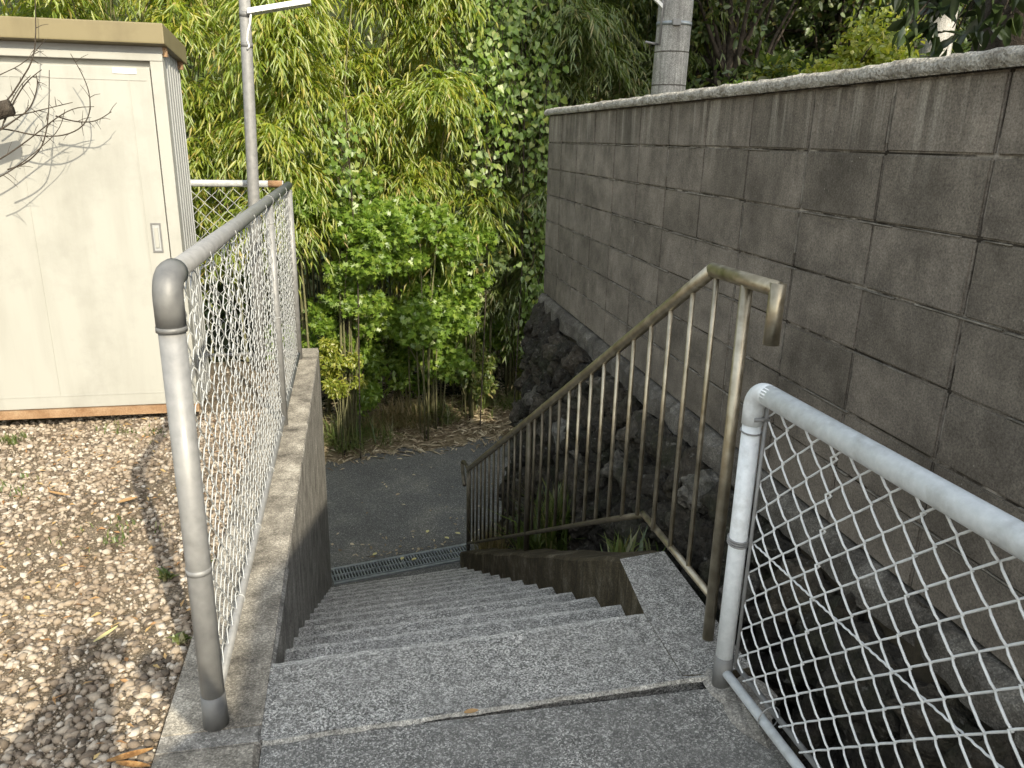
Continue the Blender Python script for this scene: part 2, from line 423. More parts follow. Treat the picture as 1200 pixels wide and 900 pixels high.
def tube_vf(pts, r, sides=8, cap=True):
    """tube along a polyline; r a number or a list"""
    pts = [Vector(p) for p in pts]
    n = len(pts)
    rr = r if isinstance(r, (list, tuple, np.ndarray)) else [r] * n
    v, f = [], []
    t0 = (pts[1] - pts[0]).normalized()
    up = Vector((0, 0, 1)) if abs(t0.z) < 0.9 else Vector((1, 0, 0))
    a = t0.cross(up).normalized()
    for i, p in enumerate(pts):
        if i == 0: t = t0
        elif i == n - 1: t = (pts[i] - pts[i - 1]).normalized()
        else: t = ((pts[i] - pts[i - 1]).normalized() + (pts[i + 1] - pts[i]).normalized()).normalized()
        a = (a - t * a.dot(t)).normalized()
        b = t.cross(a)
        for k in range(sides):
            q = 2 * math.pi * k / sides
            v.append(p + (a * math.cos(q) + b * math.sin(q)) * rr[i])
    for i in range(n - 1):
        for k in range(sides):
            k2 = (k + 1) % sides
            f.append((i * sides + k, i * sides + k2, (i + 1) * sides + k2, (i + 1) * sides + k))
    if cap:
        f.append(tuple(range(sides - 1, -1, -1)))
        f.append(tuple((n - 1) * sides + k for k in range(sides)))
    return [tuple(p) for p in v], f
def tube(name, pts, r, mat, parent=None, sides=12, smooth=True):
    v, f = tube_vf(pts, r, sides)
    return solid(name, v, f, mat, parent, smooth)
def merge(parts):
    V, F, o = [], [], 0
    for v, f in parts:
        V += list(v); F += [tuple(i + o for i in q) for q in f]; o += len(v)
    return V, F
def arc(c, r, a0, a1, n, u, w):
    c, u, w = Vector(c), Vector(u), Vector(w)
    return [c + u * (r * math.cos(a0 + (a1 - a0) * i / n)) + w * (r * math.sin(a0 + (a1 - a0) * i / n)) for i in range(n + 1)]

# ------------------------------------------------------------ leaves
T_LANCE = (np.array([(0, 0, 0), (0.5, 0.35, 0.06), (0, 0.4, -0.02), (-0.5, 0.35, 0.06), (0, 1, -0.10)]) , np.array([(0, 1, 2), (0, 2, 3), (1, 4, 2), (2, 4, 3)]))
T_OVAL = (np.array([(0, 0, 0), (0.42, 0.25, 0.06), (0.40, 0.62, 0.05), (0, 1, -0.06), (-0.40, 0.62, 0.05), (-0.42, 0.25, 0.06), (0, 0.5, -0.02)]), np.array([(0, 1, 6), (1, 2, 6), (2, 3, 6), (3, 4, 6), (4, 5, 6), (5, 0, 6)]))
T_HEART = (np.array([(0, 0.08, 0), (0.36, -0.06, 0.03), (0.52, 0.28, 0.05), (0.28, 0.68, 0.02), (0, 1, -0.08), (-0.28, 0.68, 0.02), (-0.52, 0.28, 0.05), (-0.36, -0.06, 0.03)]), np.array([(0, 1, 2), (0, 2, 3), (0, 3, 4), (0, 4, 5), (0, 5, 6), (0, 6, 7)]))
T_MAPLE = (np.array([(0, 0, 0), (0.5, 0.12, 0.03), (0.2, 0.34, 0), (0.52, 0.66, 0.02), (0.12, 0.62, 0), (0, 1.0, -0.06), (-0.12, 0.62, 0), (-0.52, 0.66, 0.02), (-0.2, 0.34, 0), (-0.5, 0.12, 0.03)]), np.array([(0, 1, 2), (0, 2, 8), (0, 8, 9), (2, 3, 4), (2, 4, 6), (2, 6, 8), (6, 7, 8), (4, 5, 6)]))
def unit(a):
    return a / np.maximum(np.linalg.norm(a, axis=1, keepdims=True), 1e-9)
def leaf_arrays(tpl, pos, dirs, normals, length, width):
    tv, tf = tpl
    y = unit(dirs)
    z = unit(normals - y * (normals * y).sum(1, keepdims=True))
    x = np.cross(y, z)
    n = len(pos)
    v = (pos[:, None, :] + x[:, None, :] * (tv[None, :, 0:1] * width[:, None, None]) + y[:, None, :] * (tv[None, :, 1:2] * length[:, None, None]) + z[:, None, :] * (tv[None, :, 2:3] * length[:, None, None]))
    f = tf[None, :, :] + (np.arange(n) * len(tv))[:, None, None]
    return v.reshape(-1, 3), f.reshape(-1, 3)
def rvec(n):
    return unit(rng.normal(size=(n, 3)))
def sprigs(centres, per, spread, tpl, length, width, droop, out=None, outw=0.6, flat=0.5):
    """leaf sprigs: `per` leaves fanned from each centre. droop pulls tips down."""
    n = len(centres) * per
    c = np.repeat(centres, per, axis=0)
    d = rvec(n)
    if out is not None:
        d = d + np.repeat(out, per, axis=0) * outw
    d[:, 2] -= droop
    d = unit(d)
    p = c + rvec(n) * spread * rng.random((n, 1)) ** 0.6
    nm = rvec(n) * (1 - flat) + np.array([0, 0, 1.0]) * flat + np.array([0.15, -0.5, 0.2]) * 0.35
    L = length * (0.6 + 0.7 * rng.random(n))
    W = width * (0.7 + 0.6 * rng.random(n))
    return leaf_arrays(tpl, p, d, nm, L, W)
def foliage(name, arrs, mat, parent):
    V, F, o = [], [], 0
    for v, f in arrs:
        V.append(v); F.append(f + o); o += len(v)
    ob = solid(name, np.concatenate(V), np.concatenate(F), mat, parent)
    return ob

# ------------------------------------------------------------ setting: ground, yard, landing, road, hill
g = rng
def sheet(name, xs, ys, hfun, mat, smooth=True):
    X, Y = np.meshgrid(xs, ys)
    Z = hfun(X, Y)
    v = np.stack([X, Y, Z], -1).reshape(-1, 3)
    nx = len(xs); ny = len(ys)
    i = (np.arange(ny - 1)[:, None] * nx + np.arange(nx - 1)[None, :]).ravel()
    f = np.stack([i, i + 1, i + nx + 1, i + nx], -1)
    me = mesh_np(name, v, f, mat, smooth)
    return tag(link(name, me), kind='structure')
def wob(X, Y, s=1.0):
    return (np.sin(X * 1.7 * s + 1.3) * np.cos(Y * 1.3 * s + .4) + .5 * np.sin(X * 4.1 * s + Y * 3.2 * s) + .25 * np.sin(X * 9.3 * s - Y * 7.7 * s + 2))
sheet('ground', np.linspace(-300, 300, 13), np.linspace(-300, 300, 13), lambda X, Y: X * 0 - 2.4, 'earth_dark')
ROADZ = -2.0
def road_far(x): return 8.45 + 0.22 * x
def hill_h(X, Y):
    d = Y - road_far(X)
    z = ROADZ - 0.02 + np.clip(d, 0, 1.2) * 0.16 + np.clip(d - 1.2, 0, 2.0) * 0.30 + np.clip(d - 4.0, 0, 60) * 0.85
    return z + np.where(d > 0.1, wob(X, Y) * 0.035, 0)
sheet('hillside', np.concatenate([np.linspace(-45, -6, 20), np.linspace(-5.5, 9, 60), np.linspace(10, 60, 22)]), np.concatenate([np.linspace(5.2, 14, 60), np.linspace(15, 60, 25)]), hill_h, 'verge')
hill = bpy.data.objects['hillside']
hill.data.materials.append(M['hill'])
for p_ in hill.data.polygons:
    if p_.center.y - road_far(p_.center.x) > 1.25: p_.material_index = 1
v = [(-45, 5.5, ROADZ), (60, 5.5, ROADZ), (60, road_far(60) , ROADZ + .0), (-45, road_far(-45), ROADZ)]
# road as a strip with a ragged far edge
xs = np.concatenate([np.linspace(-30, -3, 28), np.linspace(-2.9, 5, 120), np.linspace(5.2, 40, 30)])
edge = road_far(xs) + 0.07 * np.sin(xs * 5.1) + 0.05 * np.sin(xs * 13.7 + 1) + 0.03 * np.sin(xs * 31)
edge = np.maximum(edge, 5.4)
rv = np.concatenate([np.stack([xs, np.full_like(xs, 5.3), np.full_like(xs, ROADZ)], -1), np.stack([xs, edge, np.full_like(xs, ROADZ)], -1)])
n = len(xs); i = np.arange(n - 1)
road = link('road', mesh_np('road', rv, np.stack([i, i + 1, i + n + 1, i + n], -1), 'asphalt'))
tag(road, kind='structure')

# gravel yard (a raised block of ground) and the landing
YX = -0.545
xs = np.concatenate([np.linspace(-16, -3.2, 14), np.linspace(-3, YX, 50)]); ys = np.concatenate([np.linspace(-12, 1.0, 14), np.linspace(1.1, 5.55, 80)])
def yard_h(X, Y): return -0.022 + 0.008 * wob(X, Y, 1.6) + 0.004 * wob(X, Y, 5)
sheet('yard', xs, ys, yard_h, 'soil')
box('yard_bank', (-16, YX - 0.004, -12, 5.56, -2.39, -0.06), 'concrete')['kind'] = 'structure'
lo = box('landing', (-0.285, 1.035, -6, 1.742, -2.39, -0.006), 'landing')
lo['kind'] = 'structure'
box('upper_bank', (1.67, 14, -6, 4.60, -2.39, 1.20), 'earth_dark')['kind'] = 'structure'

# ------------------------------------------------------------ stairs
st = thing('stairway', 'grey exposed aggregate concrete steps going down to the road', 'stairs', (0.32, 2.1, 0))
NS = 13
def nose(i):
    t = i / NS
    return Vector((-0.30 + 0.005 * t, 2.07 + 3.70 * t, -2.0 * t)), Vector((0.905 - 0.11 * t + 0.035, 2.135 + 3.77 * t, -2.0 * t))
def jit(a=0.003): return rng.uniform(-a, a)
for i in range(NS):
    l1, r1 = nose(i)
    if i == 0:
        l0, r0 = Vector((-0.29, 1.745, 0)), Vector((1.035, 1.79, 0))
    else:
        l0, r0 = nose(i - 1)
        l0 = l0 - Vector((0, 0.03, 0)); r0 = r0 - Vector((0, 0.03, 0))
    z = l1.z
    K = 40
    v = []
    for j in range(K + 1):
        s = j / K
        a = l0.lerp(r0, s); b = l1.lerp(r1, s)
        dy = 0.0025 * math.sin(s * 9 + i * 3) + jit(0.0022)
        dz = jit(0.0025)
        a.z = b.z = z
        bot = z - 0.30
        v += [(a.x, a.y, z + dz), (b.x, b.y - 0.030 + dy * 1.5 + jit(.004), z + dz), (b.x, b.y - 0.010 + dy, z + dz - .0015), (b.x, b.y + dy, z - 0.012 + dz), (b.x, b.y - 0.012 + dy, bot), (a.x, a.y, bot)]
    f = []
    for j in range(K):
        for q in range(6):
            q2 = (q + 1) % 6
            f.append((j * 6 + q, (j + 1) * 6 + q, (j + 1) * 6 + q2, j * 6 + q2))
    f += [(0, 1, 2, 3, 4, 5), tuple(K * 6 + q for q in (5, 4, 3, 2, 1, 0))]
    so = solid('step', v, f, 'step', st)
    so.data.materials.append(M['step_edge'])  # paler aggregate strip along the front of each tread
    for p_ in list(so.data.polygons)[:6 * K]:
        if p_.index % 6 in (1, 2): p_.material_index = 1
# raised ragged lip where the top slab meets the landing
v, f = [], []
for j in range(61):
    s = j / 60
    p = Vector((-0.283, 1.735, 0)).lerp(Vector((0.985, 1.782, 0)), s)
    w = 0.006 + 0.004 * math.sin(s * 37) * math.sin(s * 11 + 1) + jit(0.002)
    v += [(p.x, p.y - w, -0.005), (p.x, p.y - w * 0.4, 0.008 + jit(0.002)), (p.x, p.y + w, 0.0025)]
for j in range(60):
    for q in range(2):
        f.append((j * 3 + q, (j + 1) * 3 + q, (j + 1) * 3 + q + 1, j * 3 + q + 1))
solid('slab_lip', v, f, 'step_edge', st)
# level pad to the right of the first steps
pv = [(0.898, 2.112), (0.932, 2.47), (1.12, 2.50), (1.12, 1.80), (1.0, 1.79), (0.90, 1.80)]
v = [(x, y, 0.003) for x, y in pv] + [(x, y, -0.6) for x, y in pv]
f = [(5, 4, 3, 2, 1, 0)] + [(i, (i + 1) % 6, 6 + (i + 1) % 6, 6 + i) for i in range(6)]
pad_ = solid('side_pad', v, f, 'step', st)
pad_.data.materials.append(M['kerb'])
for p_ in pad_.data.polygons:
    if p_.index > 0: p_.material_index = 1

# ------------------------------------------------------------ side kerb below the handrail
kb = thing('stair_kerb', 'dark mossy sloping concrete kerb beside the steps under the handrail', 'kerb', (0.95, 4.2, -1.2))
v = []
KN = 24
for j in range(KN + 1):
    s = j / KN
    xi = 0.932 - 0.148 * s; y = 2.474 + 3.44 * s; z = -0.0 - 1.875 * s
    w = 0.20
    dz = 0.006 * math.sin(s * 30) + jit(0.004)
    v += [(xi, y, z - 0.5), (xi, y, z - 0.015 + dz), (xi + 0.015, y, z + dz), (xi + w, y + 0.02, z + dz), (xi + w, y + 0.02, z - 0.5)]
f = []
for j in range(KN):
    for q in range(4):
        f.append((j * 5 + q, j * 5 + q + 1, (j + 1) * 5 + q + 1, (j + 1) * 5 + q))
f += [(0, 4, 3, 2, 1), tuple(KN * 5 + q for q in (0, 1, 2, 3, 4))]
solid('kerb_body', v, f, 'kerb', kb)

# ------------------------------------------------------------ left retaining wall
rw = thing('retaining_wall', 'low grey concrete retaining wall carrying the long chain link fence', 'wall', (-0.41, 2.5, 0))
def wall_piece(name, x0, x1, y0, y1, zt, mat, seg=60):
    v, f = [], []
    for j in range(seg + 1):
        y = y0 + (y1 - y0) * j / seg
        e = 0.004 * math.sin(y * 17) + jit(0.0025)
        z = zt + jit(0.0015)
        v += [(x0, y, -2.39), (x0, y, z), (x1 - 0.014 + e, y, z), (x1 + e * 0.3, y, z - 0.014 + e), (x1, y, -2.39)]
    for j in range(seg):
        for q in range(4):
            f.append((j * 5 + q, (j + 1) * 5 + q, (j + 1) * 5 + q + 1, j * 5 + q + 1))
    f += [(0, 1, 2, 3, 4), tuple(seg * 5 + q for q in (4, 3, 2, 1, 0))]
    return solid(name, v, f, mat, rw)
wall_piece('wall_body', YX, -0.288, 2.62, 5.74, 0.0, 'concrete', 80)
wall_piece('wall_end', YX + .002, -0.281, 1.74, 2.617, 0.001, 'concrete', 30)
wall_piece('wall_end', YX + .001, -0.288, -3.0, 1.737, -0.001, 'concrete_top', 60)
box('wall_coping', (YX + .003, -0.2915, 1.8, 5.737, 0.0015, 0.0045), 'concrete_top', rw)

# ------------------------------------------------------------ drain grating across the foot of the steps
gr = thing('drain_grating', 'steel drain grating across the foot of the steps', 'grating', (0.3, 5.95, ROADZ))
A = Vector((-0.275, 5.775, ROADZ + 0.004)); B = Vector((0.93, 6.02, ROADZ + 0.004))
ud = (B - A).normalized(); wd = Vector((-ud.y, ud.x, 0)); LEN = (B - A).length; GW = 0.20
def obox(c, ux, uy, lx, ly, z0, z1):
    c = Vector(c)
    v = []
    for z in (z0, z1):
        for sy in (-1, 1):
            for sx in (-1, 1):
                p = c + ux * (lx / 2 * sx) + uy * (ly / 2 * sy)
                v.append((p.x, p.y, z))
    return v, [(0, 2, 3, 1), (4, 5, 7, 6), (0, 1, 5, 4), (2, 6, 7, 3), (0, 4, 6, 2), (1, 3, 7, 5)]
for half in range(2):
    a0 = half * LEN / 2 + 0.004; a1 = (half + 1) * LEN / 2 - 0.004
    parts = []
    for off in (0.006, GW / 2, GW - 0.006):
        parts.append(obox(A + ud * ((a0 + a1) / 2) + wd * off, ud, wd, a1 - a0, 0.009, ROADZ + .001, ROADZ + 0.018))
    nb = int((a1 - a0) / 0.026)
    for j in range(nb + 1):
        s = a0 + 0.003 + (a1 - a0 - 0.006) * j / nb
        parts.append(obox(A + ud * s + wd * (GW / 2), ud, wd, 0.009, GW - 0.02, ROADZ + .001, ROADZ + 0.0165))
    v, f = merge(parts)
    tag(solid('grating_panel', v, f, 'grate', gr), kind='stuff')
for off, w in ((-0.018, 0.03), (GW + 0.014, 0.03)):
    v, f = obox(A + ud * (LEN / 2) + wd * off, ud, wd, LEN, w, ROADZ - .1, ROADZ + 0.013)
    solid('frame_rail', v, f, 'grate', gr)
v, f = obox(A + ud * (LEN / 2) + wd * (GW / 2), ud, wd, LEN, GW + 0.01, ROADZ - .1, ROADZ + 0.0008)
solid('channel_bed', v, f, 'black', gr)

# ------------------------------------------------------------ block wall
WX = 1.52
bw = thing('block_wall', 'tall dark grey concrete block wall with a rough mortar cap', 'wall', (1.6, 3.0, 0.28))
J0, PY, ROWH, ROWT = 1.697 - 0.411 * 7, 0.411, 0.198, 1.681
def block_mesh(k, wy):
    bm = bmesh.new()
    bmesh.ops.create_cube(bm, size=1.0)
    for vv in bm.verts:
        vv.co = Vector((vv.co.x * 0.14, vv.co.y * (wy - 0.0065), vv.co.z * (ROWH - 0.006)))
    bmesh.ops.bevel(bm, geom=list(bm.edges), offset=0.005, segments=2, affect='EDGES')
    r = random.Random(k)
    for vv in bm.verts:
        vv.co += Vector((r.uniform(-.0012, .0012), r.uniform(-.0015, .0015), r.uniform(-.0015, .0015)))
    me = bpy.data.meshes.new('block'); bm.to_mesh(me); bm.free()
    me.materials.append(M['block'])
    return me
BM = [block_mesh(k, PY) for k in range(5)]
NC = 18
for c in range(NC):
    for r in range(7):
        y = J0 + PY * (c + .5) + rng.uniform(-.0015, .0015); z = ROWT - ROWH * (r + .5) + rng.uniform(-.001, .001)
        if c == NC - 1 and r >= 0:
            pass
        o = link('block', BM[int(rng.integers(5))], bw, Vector((WX + 0.07 + rng.uniform(-.0015, .0015), y, z)) - bw.location)
        o.rotation_euler = (rng.uniform(-.002, .002), 0, rng.uniform(-.004, .004))
YEND = J0 + PY * NC
box('mortar_core', (WX + 0.0075, WX + 0.13, J0 + .005, YEND - 0.004, ROWT - ROWH * 7, ROWT), 'joint', bw)
# pale smears of pointing mortar left along the joints
parts = []
for r_ in range(1, 7):
    zc = ROWT - ROWH * r_
    y = J0 + .3
    while y < YEND - .1:
        ln = rng.uniform(.05, .34)
        if rng.random() < .62:
            h_ = rng.uniform(.002, .0045); e_ = min(y + ln, YEND - .02); dz_ = rng.uniform(-.0025, .001)
            parts.append(box_vf(WX - rng.uniform(.0002, .002), WX + .007, y, e_, zc - h_ + dz_, zc + dz_))
        y += ln + rng.uniform(0, .12)
for c_ in range(1, NC):
    for r_ in range(7):
        if rng.random() < .33:
            yc = J0 + PY * c_; z1_ = ROWT - ROWH * r_ - rng.uniform(.005, .05); z0_ = ROWT - ROWH * (r_ + 1) + rng.uniform(.005, .06)
            parts.append(box_vf(WX - rng.uniform(.0002, .0012), WX + .007, yc - .0022, yc + .0016, z0_, z1_))
v, f = merge(parts)
tag(solid('joint_pointing', v, f, 'pointing', bw), kind='stuff')
# rough rounded cap
v, f = [], []
prof = [(-0.022, 0.0), (-0.034, 0.012), (-0.032, 0.032), (-0.014, 0.046), (0.07, 0.052), (0.16, 0.046), (0.185, 0.02), (0.18, 0.0)]
CS = 420
for j in range(CS + 1):
    y = J0 + (YEND + 0.03 - J0) * j / CS
    for q, (dx, dz) in enumerate(prof):
        n1 = 0.008 * mnoise.fractal(Vector((y * 9, q * .7, 3)), 1.0, 2.0, 4)
        v.append((WX + dx + n1 * .6 + jit(0.0018), y + jit(0.001), ROWT + 0.001 + max(0, dz + (n1 + jit(0.002) if 0 < q < 7 else 0))))
P = len(prof)
for j in range(CS):
    for q in range(P - 1):
        f.append((j * P + q, (j + 1) * P + q, (j + 1) * P + q + 1, j * P + q + 1))
f.append(tuple(range(P))); f.append(tuple(CS * P + q for q in range(P - 1, -1, -1)))
solid('cap', v, f, 'cap', bw, True)

# ------------------------------------------------------------ stone masonry below the block wall
sm = thing('stone_wall', 'dark mossy rubble stone masonry under the concrete block wall', 'wall', (1.3, 3.0, -2.0))
ZB = ROWT - ROWH * 7
def face_x(z, y): return 1.48 - 0.125 * (ZB - 0.05 - z) + 0.02 * math.sin(y * 2.3)
# ledge
v, f = [], []
for j in range(301):
    y = J0 + (YEND + .01 - J0) * j / 300
    e = 0.03 * mnoise.fractal(Vector((y * 4, 1, 2)), 1, 2, 4)
    v += [(WX + .10, y, ZB - 0.004), (WX - 0.008, y, ZB - 0.004 + jit(.002)), (1.500 + e, y, ZB - 0.014 + jit(.008)), (1.478 + e, y, ZB - 0.045 + jit(0.012)), (1.475 + e, y, ZB - 0.13), (WX + .1, y, ZB - .13)]
for j in range(300):
    for q in range(5):
        f.append((j * 6 + q, (j + 1) * 6 + q, (j + 1) * 6 + q + 1, j * 6 + q + 1))
f += [(0, 1, 2, 3, 4, 5), tuple(1800 + q for q in (5, 4, 3, 2, 1, 0))]
solid('ledge', v, f, 'mortar', sm)
# backing
ys = np.linspace(J0, YEND + 0.02, 60); zs = np.linspace(-2.3, ZB - 0.1, 24)
V = np.array([(face_x(z, y) + 0.045 + 0.02 * math.sin(y * 13 + z * 17), y, z) for z in zs for y in ys])
i = (np.arange(23)[:, None] * 60 + np.arange(59)[None, :]).ravel()
F = np.stack([i, i + 60, i + 61, i + 1], -1)
solid('backing', V, F, 'earth_dark', sm)
v, f = box_vf(1.20, 1.668, YEND - 0.05, YEND + 0.005, -2.39, ZB - 0.08)
v = [(x if x > 1.3 else (1.5 if z > 0 else 1.22), y, z) for x, y, z in v]
solid('end_face', v, f, 'mortar', sm)
def stone_mesh(k):
    r = np.random.default_rng(100 + k)
    bm = bmesh.new()
    bmesh.ops.create_icosphere(bm, subdivisions=4, radius=0.5)
    cuts = [(unit(r.normal(size=(1, 3)))[0], r.uniform(0.24, 0.38)) for _ in range(11)]
    off = Vector(tuple(r.uniform(0, 50, 3)))
    for vv in bm.verts:
        p = np.array(vv.co)
        for nrm, d in cuts:
            e = p.dot(nrm) - d
            if e > 0: p = p - nrm * e * 0.92
        q = Vector(p)
        n1 = mnoise.fractal(q * 5 + off, 0.8, 2.1, 5)
        n2 = mnoise.ridged_multi_fractal(q * 3.2 + off, 0.9, 2.0, 4, 0.9, 2.0)
        vv.co = (q / 0.38 * 0.5) * (1 + 0.27 * n1 - 0.15 * n2 + .13)
    me = bpy.data.meshes.new('stone'); bm.to_mesh(me); bm.free()
    me.polygons.foreach_set('use_smooth', np.ones(len(me.polygons), dtype=bool))
    me.materials.append(M['stone'])
    return me
SMS = [stone_mesh(k) for k in range(8)]
def stone(y, z, w, h, dx=0.0, push=0.0):
    o = link('stone', SMS[int(rng.integers(8))], sm, Vector((face_x(z, y) + 0.015 + dx - push, y, z)) - sm.location)
    o.scale = (0.17 + 0.5 * min(w, h) * .3, w * 1.15, h * 1.15)
    o.rotation_euler = (rng.uniform(-.5, .5), rng.uniform(-.12, .12), rng.uniform(-.12, .12))
z = ZB - 0.18
row = 0
while z > -2.15:
    h = rng.uniform(0.12, 0.20)
    y = (1.0 if z > -0.7 else (2.4 if z > -1.3 else 3.6)) + rng.uniform(-.1, 0)
    while y < YEND - .12:
        w = rng.uniform(0.14, 0.29)
        stone(y + w / 2, z - h / 2 + rng.uniform(-.03, .03) + 0.03, w, h * rng.uniform(.9, 1.15), rng.uniform(-.02, .02), rng.uniform(0, .03))
        y += w * 0.97
    z -= h * 0.93
    row += 1
# stones of the corner end (rounded nose beyond the last block)
for k in range(16):
    zz = ZB - 0.12 - k * 0.14
    stone(YEND - 0.10 + rng.uniform(-.04, .04), zz, 0.22, 0.17, rng.uniform(.03, .08))

# ------------------------------------------------------------ chain link fences
PITCH = 0.0455
def wire_mesh_data(zlen, flip, r, mat):
    pts = []
    nseg = int(round(zlen / PITCH))
    s = -1 if flip else 1
    for i in range(nseg + 1):
        side = s if i % 2 == 0 else -s
        zz = i * zlen / nseg
        if i == 0:
            pts.append((side * PITCH * 0.5, 0.004 * side, zz))
            continue
        pts.append((side * PITCH * 0.30, 0.0038 * side, zz - PITCH * 0.22))
        pts.append((side * (PITCH * 0.5 + r * 0.6), 0.0, zz))
        if i < nseg:
            pts.append((side * PITCH * 0.30, -0.0038 * side, zz + PITCH * 0.22))
    v, f = tube_vf(pts, r, 5, cap=False)
    return mesh_np('wire', np.array(v), f, mat, True)
def weave(parent, p0, direction, length, z0, zlen, r, mat):
    d = Vector(direction).normalized()
    ang = math.atan2(d.y, d.x)
    ms = [wire_mesh_data(zlen, False, r, mat), wire_mesh_data(zlen, True, r, mat)]
    n = int(length / PITCH)
    for i in range(n):
        p = Vector(p0) + d * (PITCH * (i + .5)); p.z = z0
        o = link('wire', ms[i % 2], parent, p - parent.location)
        o.rotation_euler = (rng.uniform(-.006, .006), rng.uniform(-.006, .006), ang)
def elbow(name, c, r, tr, d, mat, parent, drop):
    """pipe elbow: from below c up and over to direction d"""
    d = Vector(d)
    c = Vector(c)
    pts = [c - Vector((0, 0, r + drop))] + arc(c + d * r - Vector((0, 0, r)), r, math.pi, math.pi / 2, 8, d, (0, 0, 1)) + [c + d * (r + 0.03)]
    return tube(name, pts, tr, mat, parent, 20)
# --- long fence on the retaining wall
FX, FY0, FY1, FZ = -0.41, 1.825, 5.45, 1.185
lf = thing('chain_link_fence', 'long grey galvanised chain link fence on top of the retaining wall', 'fence', (FX, FY0, 0.0))
tube('post', [(FX, FY0, -0.002), (FX, FY0, FZ - 0.10)], 0.0295, 'galv', lf, 24)
elbow('elbow', (FX, FY0, FZ + 0.008), 0.05, 0.0325, (0, 1, 0), 'galv_dark', lf, 0.06)
tube('elbow_collar', [(FX, FY0, FZ - 0.112), (FX, FY0, FZ - 0.100)], 0.0338, 'galv_dark', lf, 24)
tube('base_sleeve', [(FX, FY0, 0.0045), (FX, FY0, 0.10)], [0.033, 0.031], 'galv_dark', lf, 24)  # dark tone here stands for the shadow around the post foot
tube('joint_band', [(FX, FY0, 0.46), (FX, FY0, 0.474)], 0.0315, 'galv', lf, 24)
tube('post', [(FX, 4.12, 0.0), (FX, 4.12, FZ - 0.01)], 0.021, 'galv', lf, 16)
tube('post', [(FX, FY1, 0.0), (FX, FY1, FZ - 0.03)], 0.023, 'galv', lf, 16)
tube('top_rail', [(FX, FY0 + 0.05, FZ + .008), (FX, 3.0, FZ + .004), (FX, FY1 + 0.01, FZ - 0.002)], 0.0245, 'galv', lf, 20)
tube('bottom_rail', [(FX, FY0 + 0.025, 0.05), (FX, FY1, 0.045)], 0.0125, 'galv', lf, 12)
for y in (4.12,):
    tube('rail_clip', [(FX, y - .012, FZ), (FX, y + .012, FZ)], 0.0275, 'galv', lf, 16)
for zz in (1.08, 0.60):
    tube('tie_wire', arc((FX, 4.12, zz), 0.0235, 0, 2 * math.pi, 14, (1, 0, 0), (0, 1, 0.15)), 0.002, 'wire', lf, 5)
weave(lf, (FX - 0.004, FY0 + 0.035, 0), (0, 1, 0), FY1 - FY0 - 0.06, 0.055, FZ - 0.055 - 0.03, 0.0019, 'wire')
for y in (2.25, 2.75, 3.3, 3.75, 4.5, 4.95):
    tube('tie_wire', arc((FX, y, FZ - 0.006), 0.0275, 0, 2 * math.pi, 14, (1, 0, 0), (0, 0.12, 1)), 0.0016, 'wire', lf, 5)
    tube('tie_wire', arc((FX - .002, y + .1, 0.049), 0.0155, 0, 2 * math.pi, 12, (1, 0, 0), (0, 0.12, 1)), 0.0015, 'wire', lf, 5)
# --- back fence of the yard
bf = thing('chain_link_fence', 'short run of chain link fence crossing behind the cream shed', 'fence', (-1.5, FY1, 0.0))
tube('top_rail', [(FX - 0.03, FY1, FZ + .006), (-3.3, FY1, FZ + .01)], 0.022, 'wire', bf, 16)
tube('rust_patch', [(FX - 0.035, FY1, FZ + .006), (FX - 0.125, FY1, FZ + .0063)], 0.0226, 'rust', bf, 16)
tube('bottom_rail', [(FX - 0.03, FY1, 0.05), (-3.3, FY1, 0.05)], 0.0125, 'galv', bf, 12)
tube('post', [(-2.0, FY1, -0.03), (-2.0, FY1, FZ)], 0.022, 'galv', bf, 14)
weave(bf, (FX - 0.03, FY1 + 0.02, 0), (-1, 0, 0), 1.6, 0.055, FZ - 0.08, 0.0019, 'wire')
# --- pale fence on the right of the landing
GX, GY0, GZ = 0.995, 1.745, 0.903
gd = Vector((0.043, -1, 0)).normalized()
rf = thing('chain_link_fence', 'low pale coated chain link fence beside the dark block wall', 'fence', (GX, GY0, 0.0))
tube('post', [(GX, GY0, -0.004), (GX, GY0, GZ - 0.08)], 0.0245, 'pvc', rf, 24)
elbow('elbow', (GX, GY0, GZ), 0.05, 0.0275, gd, 'pvc', rf, 0.045)
tube('base_sleeve', [(GX, GY0, -0.004), (GX, GY0, 0.10)], 0.0275, 'galv_dark', rf, 20)
e1 = Vector((GX, GY0, GZ)) + gd * 2.9
tube('top_rail', [Vector((GX, GY0, GZ)) + gd * 0.06, e1], 0.0275, 'pvc', rf, 24)
tube('bottom_rail', [Vector((GX, GY0, 0.055)) + gd * 0.02, Vector((GX, GY0, 0.05)) + gd * 2.9], 0.0135, 'pvc', rf, 14)
tube('bottom_rail', [Vector((GX + .03, GY0, 0.075)) + gd * 0.03, Vector((GX + .03, GY0, 0.07)) + gd * 2.9], 0.008, 'galv', rf, 12)
tube('post', [e1 - Vector((0, 0, GZ)), e1], 0.0235, 'pvc', rf, 20)
tube('stretcher_bar', [(GX + 0.022, GY0 - 0.028, 0.08), (GX + 0.022, GY0 - 0.028, GZ - 0.03)], 0.005, 'galv', rf, 8)
weave(rf, Vector((GX + 0.026, GY0, 0)) + gd * 0.028, gd, 2.7, 0.065, GZ - 0.09, 0.0029, 'wire_pale')
q0 = Vector((GX + 0.02, GY0 - 0.03, 0.47)); q1 = Vector((GX + 0.03, GY0, 0.47)) + gd * 1.5; q1.z = 0.50
tw = []
for j in range(400):
    s = j / 399
    p = q0.lerp(q1, s)
    tw.append((p.x + 0.012 + 0.0008 * math.cos(s * 400), p.y, p.z - 0.012 * math.sin(s * math.pi) + 0.0008 * math.sin(s * 400)))
